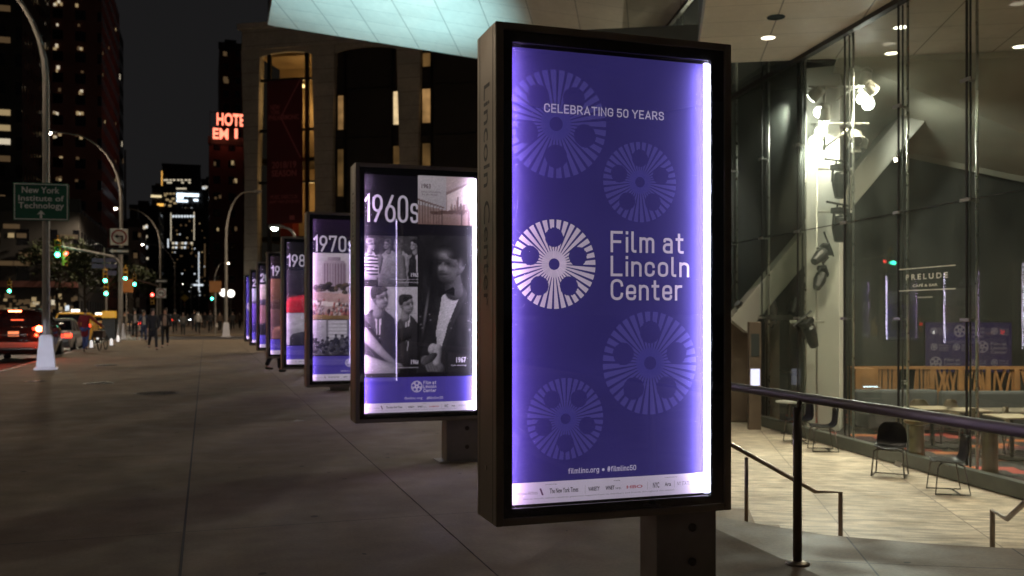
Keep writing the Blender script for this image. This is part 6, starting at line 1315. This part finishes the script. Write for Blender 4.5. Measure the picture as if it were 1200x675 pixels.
p = lowp(926, 508); t = thing('side_table', 'small white side table behind the far black chairs', 'side table', p); b = MB(); b.lathe([(.30, .66), (.30, .69)], 20); b.build('table_top', mat('white_top', (.62, .62, .58), .4), t); b = MB(); b.tube([(0, 0, .01), (0, 0, .66)], .03, 8); b.lathe([(.2, 0), (.2, .015)], 16); b.build('leg', M_wire, t)
# lattice screen
ls = thing('lattice_screen', 'long orange wood lattice screen of slats and branching bars', 'screen', (*at(1100, 21.2).xy, LOW+.03), rz=-YAW)
M_wood = mat('orange_wood', (.31, .155, .06), .5, noise=(3, .3)); x0, x1 = (994-1100)/FPX*21.2, (1290-1100)/FPX*21.2; rg = random.Random(4)
npan = 9; wd = (x1-x0)/npan
for i in range(npan):
    b = MB(); a, c = x0+i*wd, x0+(i+1)*wd; zb_, zt_ = .02, 1.32
    b.span(a, a+.05, 0, .06, zb_, zt_); b.span(c-.051, c-.001, 0, .06, zb_, zt_); b.span(a+.05, c-.05, 0, .06, zt_-.07, zt_); b.span(a+.05, c-.05, 0, .06, zb_, zb_+.06)
    dense = i in (0, 1, 2)
    k = 7 if dense else 6
    for j in range(k):
        u = a+.05+(wd-.1)*(j+.5)/k; 
        if dense: b.bar((u+rg.uniform(-.01, .01), .032, zb_+.06), (u+rg.uniform(-.02, .02), .032, zt_-.07), .044, .035)
        else:
            v = u+rg.choice((-1, 1))*rg.uniform(.03, .13); v = min(max(v, a+.07), c-.07); zm = rg.uniform(.5, .85)
            b.bar((u, .03+.004*j, zb_+.06), (v, .03+.004*j, zm), .04, .03); b.bar((v, .032+.004*j, zm-.01), (min(max(u+rg.uniform(-.12, .12), a+.07), c-.07), .032+.004*j, zt_-.07), .04, .03)
            if j % 2: b.bar((v, .034+.004*j, zm), (min(max(v+rg.choice((-.14, .14)), a+.07), c-.07), .034+.004*j, zt_-.07), .035, .025)
    b.build('lattice_panel', M_wood, ls)
b = MB(); b.span(x0, x0+.42, -.45, -.01, 0, 1.30); b.build('end_cabinet', M_wood, ls, bevel=.01)
# backdrop with repeated emblem
bd = thing('step_backdrop', 'dark purple backdrop with rows of pale film reel emblems behind the lattice', 'backdrop', (*at(1135, 22.4).xy, LOW+.03), rz=-YAW)
bw, bz0, bz1 = 101/FPX*22.4, hz(436, 22.4)-LOW-.03, hz(378, 22.4)-LOW-.03
A = Art(0, w=bw); PD = (.030, .020, .075); RC = (.22, .19, .26); A.rect(0, 0, bw, bz1-bz0, PD, 0); hh = bz1-bz0
for r_, row in enumerate((((.10, 1), (.40, 1.7), (.80, 1)), ((.10, 1), (.36, 1), (.66, 1.7)), ((.12, 1.7), (.54, 1), (.80, 1)))):
    for fx_, sc in row:
        cx, cy = bw*fx_, hh*(.83-.32*r_); A.reel(cx, cy, .085*sc, RC, PD, n=24)
        for i, tx in enumerate(('Film at', 'Lincoln', 'Center')): A.text(tx, (cx+.12*sc, cy+(.038-.058*i-.018)*sc, cx+.34*sc, cy+(.038-.058*i+.026)*sc), [q*.75 for q in RC], .01)
mbd = art_mat('backdrop_print', .0); o = A.build('print', mbd, bd); o.location = (-bw/2, 0, bz0)
b = MB(); b.span(-bw/2-.02, bw/2+.02, .005, .04, bz0-.02, bz1+.02); b.build('panel', M_dark, bd)
b = MB()
for x_ in (-bw/2+.1, bw/2-.1): b.span(x_-.03, x_+.03, .045, .10, 0, bz1)
b.build('stand', M_dark, bd)
ms = thing('menu_sign', 'small leaning black menu board left of the purple backdrop', 'sign', (*at(1062, 20.4).xy, LOW+.03), rz=-YAW+.12)
b = MB(); b.slab([(-.24, 0, .62), (.14, 0, .62), (.24, .04, 1.30), (-.10, .04, 1.30)], (0, .03, 0)); b.tube([(-.05, .06, 0), (-.02, .06, .7)], .02, 6); b.lathe([(.2, 0), (.2, .02)], 14, (-.05, .06, 0)); b.build('board', M_blk, ms)
b = MB()
for z_, w_ in ((1.05, .18), (.99, .16), (.80, .2), (.75, .14)): b.box((-.02, .017-.0, z_), (w_, .003, .025), rx=0)
b.build('menu_lines', mat('menu_ink', (.35, .35, .33), .6), ms, loc=(0, -.006, 0))
# sofas, tables, tan chairs
M_sofa = mat('sofa_grey', (.075, .08, .085), .9, noise=(5, .15), bump=(90, .3)); M_cush = mat('seat_cushion', (.17, .15, .12), .9, noise=(6, .15)); M_top = mat('cafe_table_top', (.42, .36, .27), .35, noise=(5, .1))
def fl(px, z): p = at(px, z); return (p.x, p.y, LOW+.031)
for (pa, pb, z, lab) in ((1008, 1108, 20.0, 'dark grey banquette in front of the lattice screen, left section'), (1112, 1235, 19.6, 'dark grey banquette in front of the lattice screen, right section')):
    p = fl((pa+pb)/2, z); w_ = (pb-pa)/FPX*z; t = thing('banquette', lab, 'sofa', p, rz=-YAW)
    b = MB(); b.span(-w_/2, w_/2, .32, .55, .05, .86); b.build('backrest', M_sofa, t, bevel=.06); b = MB(); b.span(-w_/2, w_/2, -.42, .315, .08, .44); b.build('seat', M_sofa, t, bevel=.05)
    b = MB(); b.span(-w_/2+.05, w_/2-.05, -.45, .28, .445, .52); b.build('cushion', M_cush, t, bevel=.03)
tt = None
for px, z, lab in ((1093, 17.6, 'small square cafe table behind the sideways black chair'), (1132, 17.3, 'small square cafe table right of the mullion'), (1186, 16.2, 'small square cafe table nearest the right edge')):
    if tt is None:
        tt = thing('cafe_table', lab, 'table', fl(px, z), rz=-YAW, group='cafe tables in the lobby'); b = MB(); b.box((0, 0, .735), (.66, .66, .03)); b.build('table_top', M_top, tt, bevel=.006); b = MB(); b.tube([(0, 0, .02), (0, 0, .72)], .035, 8); b.build('leg', M_dark, tt); b = MB(); b.lathe([(.26, 0), (.26, .02), (.05, .04)], 18); b.build('foot', M_dark, tt)
    else: dup(tt, fl(px, z), -YAW+.1, lab)
ct = None
for px, z, rz_, lab in ((1082, 18.3, -.3, 'tan shell chair in the lobby, farthest left'), (1124, 18.3, .1, 'tan shell chair in the lobby, second from left'), (1154, 16.6, .3, 'tan shell chair in the lobby, nearer one in the middle'), (1194, 16.9, .6, 'tan shell chair in the lobby at the right edge'), (1066, 16.6, 2.4, 'tan shell chair in the lobby with its back to the glass')):
    if ct is None: ct = shell_chair(lab, fl(px, z), rz_, M_tan, 'tan shell chairs in the lobby')
    else: dup(ct, fl(px, z), rz_, lab)
for px, z, lab in ((1074, 15.6, 'bronze cylinder stool base left of the tables'), (1160, 14.9, 'bronze cylinder stool base near the right tables')):
    t = thing('drum_stool', lab, 'stool', fl(px, z)); b = MB(); b.lathe([(.13, 0), (.12, .03), (.12, .66), (.20, .70), (.20, .74)], 18); b.build('drum', mat('brass_drum', (.22, .17, .09), .35, .8, noise=(4, .2)), t, smooth=False)
# lettering on the glass
def gz(px, py):
    d = ray(px); t_ = (10.67-.157*10.06)/(d.x-.157*d.y); y = d.y*t_; return y, EYE+(367-py)/FPX*(t_*1.0)
dec = thing('glass_lettering', 'white cafe lettering between two thin lines applied to the glass wall', 'lettering', (GX(10), 10, 0))
dl = []
def dtx(s, px0, px1, py0, py1, bold=.012):
    ya, za = gz(px0, py1); yb, zb_ = gz(px1, py0); _, zb2 = gz(px0, py0); dl.append((s, (-ya, za, -yb, (zb_+zb2)/2), bold))
dtx('P R E L U D E', 1062, 1111, 320.5, 328.5, .02); dtx('CAFÉ & BAR', 1070, 1099, 332, 336.5, .015); dtx('reception', 1076, 1093, 347, 350, .01)
M_dec = mat('white_decal', (.75, .75, .68), .6)
text_obj('lettering', dl, lambda x, z: (GX(-x)-GX(10)-.006, -x-10, z), M_dec, dec)
b = MB()
for py_ in (316, 341):
    ya, za = gz(1054, py_); yb, zb_ = gz(1120, py_-3); b.bar((GX(ya)-GX(10)-.006, ya-10, za), (GX(yb)-GX(10)-.006, yb-10, za+.0), .004, .014)
b.build('rule', M_dec, dec)

# ---------------------------------------------------------------- stage lights on the rig
M_fx = mat('fixture_black', (.018, .018, .018), .4, .3, noise=(12, .3)); M_pale = mat('pipe_pale', (.62, .60, .54), .4, .3)
LENSW = lamp_mat('flood_lens', (1, .97, .86), 30)
rig = thing('lighting_rig', 'pale pipe rig with side arms fixed to the white column', 'lighting rig', c0)
def rl(px, py, z): p = at(px, z); return Vector((p.x-c0.x, p.y-c0.y, hz(py, z)))
b = MB(); zr = 19.9
b.tube([rl(957, 195, zr), rl(957, 497, zr)], .022, 8)
for py_, xa, xb in ((102, 948, 1014), (145, 950, 1018), (198, 958, 998), (248, 958, 998), (377, 926, 966)): b.tube([rl(xa, py_, zr), rl(xb, py_, zr)], .03, 8)
b.tube([rl(967, 172, zr), rl(1000, 147, zr)], .03, 8); b.tube([rl(980, 118, zr), rl(1000, 103, zr)], .025, 8); b.tube([rl(966, 102, zr), rl(966, 176, zr)], .03, 8)
b.build('pipes', M_pale, rig, smooth=True)
def flood(label, px, py, z, aim, power, lit=True):
    p = at(px, z); loc = Vector((p.x, p.y, hz(py, z))); t = thing('flood_light', label, 'flood light', loc, group='lit flood lights on the rig' if lit else None); t.scale = (.78,)*3
    d = (Vector(aim)-loc).normalized(); q = d.to_track_quat('-Z', 'Y').to_matrix().to_4x4()
    b = MB(); b.lathe([(.06, .30), (.13, .26), (.15, .05), (.17, -.05), (.17, -.08)], 16, M=q); b.build('can', M_pale, t, smooth=False)
    b = MB(); b.lathe([(.155, -.085), (.155, -.095), (.08, -.11)], 16, M=q); b.build('lens', LENSW if lit else OFF, t)
    b = MB(); b.tube([q @ Vector((.17, 0, .05)), q @ Vector((.18, 0, .34)), q @ Vector((0, 0, .42)), q @ Vector((-.18, 0, .34)), q @ Vector((-.17, 0, .05))], .014, 6); b.build('yoke', M_pale, t)
    for k in range(0 if lit else 4):
        a = math.pi/2*k; b = MB(); c, s_ = math.cos(a), math.sin(a)
        b.slab([q @ Vector((.17*c-.12*s_, .17*s_+.12*c, -.085)), q @ Vector((.17*c+.12*s_, .17*s_-.12*c, -.085)), q @ Vector((.26*c+.15*s_, .26*s_-.15*c, -.24)), q @ Vector((.26*c-.15*s_, .26*s_+.15*c, -.24))], q.to_3x3() @ Vector((0, 0, .006))); b.build('barn_door', M_pale, t)
    if power: light('flood', 'SPOT', loc+d*.3, power, (1, .96, .84), .12, aim, 80, .6)
    return t
ref = Vector((6.5, 10.5, LOW))
FLD = [(954, 112, tuple(uv(24.5, -1.5, 2.5))), (961, 130, (5.5, 9.5, LOW)), (966, 136, (c0.x, c0.y, 4.5)), (962, 152, (8, 10, LOW)), (956, 163, (7, 13, LOW)), (1013, 97, (c0.x+.3, c0.y, 3.0)), (1022, 104, tuple(uv(23.5, 8.5, 3.0))), (1010, 114, (9, 8, LOW)), (1017, 121, (9.5, 9, LOW))]
nm = ['uppermost on the left cluster', 'second down on the left cluster', 'brightest middle one on the left cluster', 'second lowest on the left cluster', 'lowest on the left cluster', 'upper one on the right arm', 'outermost on the right arm', 'inner one on the right arm', 'lowest one on the right arm']
for (px, py, aim), n_ in zip(FLD, nm): flood('bright white flood light on the column rig, ' + n_, px, py, 19.75, aim, 420)
flood('unlit pale flood light hanging under the lower right arm', 1003, 163, 19.8, (11, 12, 0), 0, False)
def moving_head(label, px, py, z, s=1.0, tilt=0., rz=0., hang=True):
    p = at(px, z); t = thing('stage_spotlight', label, 'stage light', (p.x, p.y, hz(py, z)), rz); t.scale = (s,)*3; t.rotation_euler = (0, tilt, rz)
    b = MB(); b.box((0, 0, .30), (.34, .24, .12)); b.build('base', M_fx, t, bevel=.02)
    b = MB(); b.tube([(-.2, 0, .24), (-.22, 0, -.02)], .03, 6); b.tube([(.2, 0, .24), (.22, 0, -.02)], .03, 6); b.build('yoke', M_fx, t)
    b = MB(); b.lathe([(.08, .2), (.15, .14), (.16, -.05), (.13, -.2), (.10, -.34)], 14); b.build('head', M_fx, t, smooth=False)
    b = MB(); b.lathe([(.095, -.345), (.05, -.36)], 14); b.build('lens', mat('spot_lens', (.10, .11, .12), .05, spec=1), t)
    b = MB(); b.tube([(-.10, 0, .36), (-.10, 0, .46)], .02, 6); b.tube([(.10, 0, .36), (.10, 0, .46)], .02, 6); b.tube([(-.45, 0, .44), (.3, 0, .44)], .025, 6); b.build('clamp', M_fx, t)
    return t
zf = 19.6
for a in ((984, 213, 1.0, 0, .2, 'black spotlight hanging on the white column, uppermost'), (984, 264, 1.0, .05, .3, 'black spotlight hanging on the white column, second from top'), (962, 299, .8, 1.0, .3, 'black spotlight tilted left on the white column, third from top'), (961, 327, .8, .8, .6, 'black spotlight tilted left on the white column, fourth from top'), (949, 391, .9, -.5, .3, 'black spotlight hanging lowest on the white column under the short arm')):
    moving_head(a[5], a[0], a[1], zf, a[2], a[3], a[4])
for a in ((873, 364, .85, 2.2, .2, 'black spotlight resting on the entrance beam, left'), (905, 364, .8, 2.7, .8, 'black spotlight resting on the entrance beam, middle'), (929, 362, .8, 3.6, .3, 'black spotlight resting on the entrance beam, right')):
    moving_head(a[5], a[0], a[1], 21.6, a[2], a[3], a[4])

# recessed downlights in the soffit
DL = lamp_mat('downlight_lens', (1, .88, .68), 5)
def downlight(label, u, v, lit=True, power=440):
    p = uv(u, v, 6.9); t = thing('ceiling_downlight', label, 'downlight', p, group='recessed downlights in the soffit')
    b = MB(); n = 24
    for i in range(n):
        a0, a1 = 2*math.pi*i/n, 2*math.pi*(i+1)/n; b.slab([(r*math.cos(a), r*math.sin(a), -.012) for r, a in ((.13, a0), (.16, a0), (.16, a1), (.13, a1))], (0, 0, .011))
    b.build('trim', M_white if lit else M_blk, t); b = MB(); b.lathe([(.13, -.006), (.13, -.003)], 24); b.build('lens', DL if lit else M_blk, t)
    if lit: light('downlight_beam', 'SPOT', p+Vector((0, 0, -.06)), power, (1, .86, .64), .12, p+Vector((0, 0, -3)), 115, .7)
downlight('lit recessed downlight in the low soffit, right of the kiosk', 18.59, 2.0); downlight('unlit dark recessed downlight in the low soffit', 17.33, 2.0, False)
for u, v, lab in ((15.9, 2.0, 'downlight assumed above the top edge of the picture, near the unlit one'), (18.3, 4.35, 'lit downlight behind the glass near the top edge, left'), (20.1, 4.6, 'lit downlight behind the glass beside the bright flood lights'), (20.0, 7.0, 'lit downlight behind the glass at right'), (19.2, 9.2, 'downlight added over the cafe tables, outside the right edge'), (17.0, 7.6, 'downlight added over the tan chairs, above the picture'), (19.5, 12.0, 'downlight added deep in the lobby, outside the right edge'), (13.2, 5.0, 'downlight assumed above the plaza, out of the picture'), (10.0, 5.5, 'downlight assumed above the near plaza, out of the picture')):  # unseen ones: over the lobby added to brighten it, over the plaza assumed
    downlight(lab, u, v, True, 440 if v < 4.2 or u < 14 else 800)
# unseen cool floodlight assumed on the plaza, giving the sloping canopy its cyan light
p = Vector((7.2, 24.5, LOW)); t = thing('added_canopy_uplight', 'floor standing cool floodlight assumed to light the sloping canopy, hidden behind the kiosks', 'flood light', p)
b = MB(); b.box((0, 0, .25), (.5, .3, .3)); b.build('housing', M_fx, t, bevel=.02); b = MB(); b.box((0, 0, .408), (.42, .24, .01)); b.build('lens', lamp_mat('cool_lens', (.62, .9, 1), 30), t); b = MB(); b.span(-.3, .3, -.2, .2, 0, .04); b.span(-.3, -.27, -.05, .05, .04, .3); b.span(.27, .3, -.05, .05, .04, .3); b.build('bracket', M_fx, t)
t2_ = dup(t, Vector((8.6, 17.0, LOW)), .4, 'floor standing warm floodlight added to lighten the middle of the canopy, hidden behind the nearest kiosk')  # unseen second fixture, added to brighten the canopy underside
light('added_canopy_beam', 'SPOT', (8.6, 17.0, LOW+.6), 1900, (1, .86, .66), .2, (10.6, 25.5, 10.6), 60, 1.0)
light('added_canopy_beam', 'SPOT', (7.2, 24.5, LOW+.6), 14500, (.40, .78, .90), .2, (5.2, 30.2, 11.8), 46, 1.0)
for ch in t2_.children:
    if ch.name.startswith('lens'): ch.data = ch.data.copy(); ch.data.materials.clear(); ch.data.materials.append(lamp_mat('warm_lens', (1, .86, .66), 20))
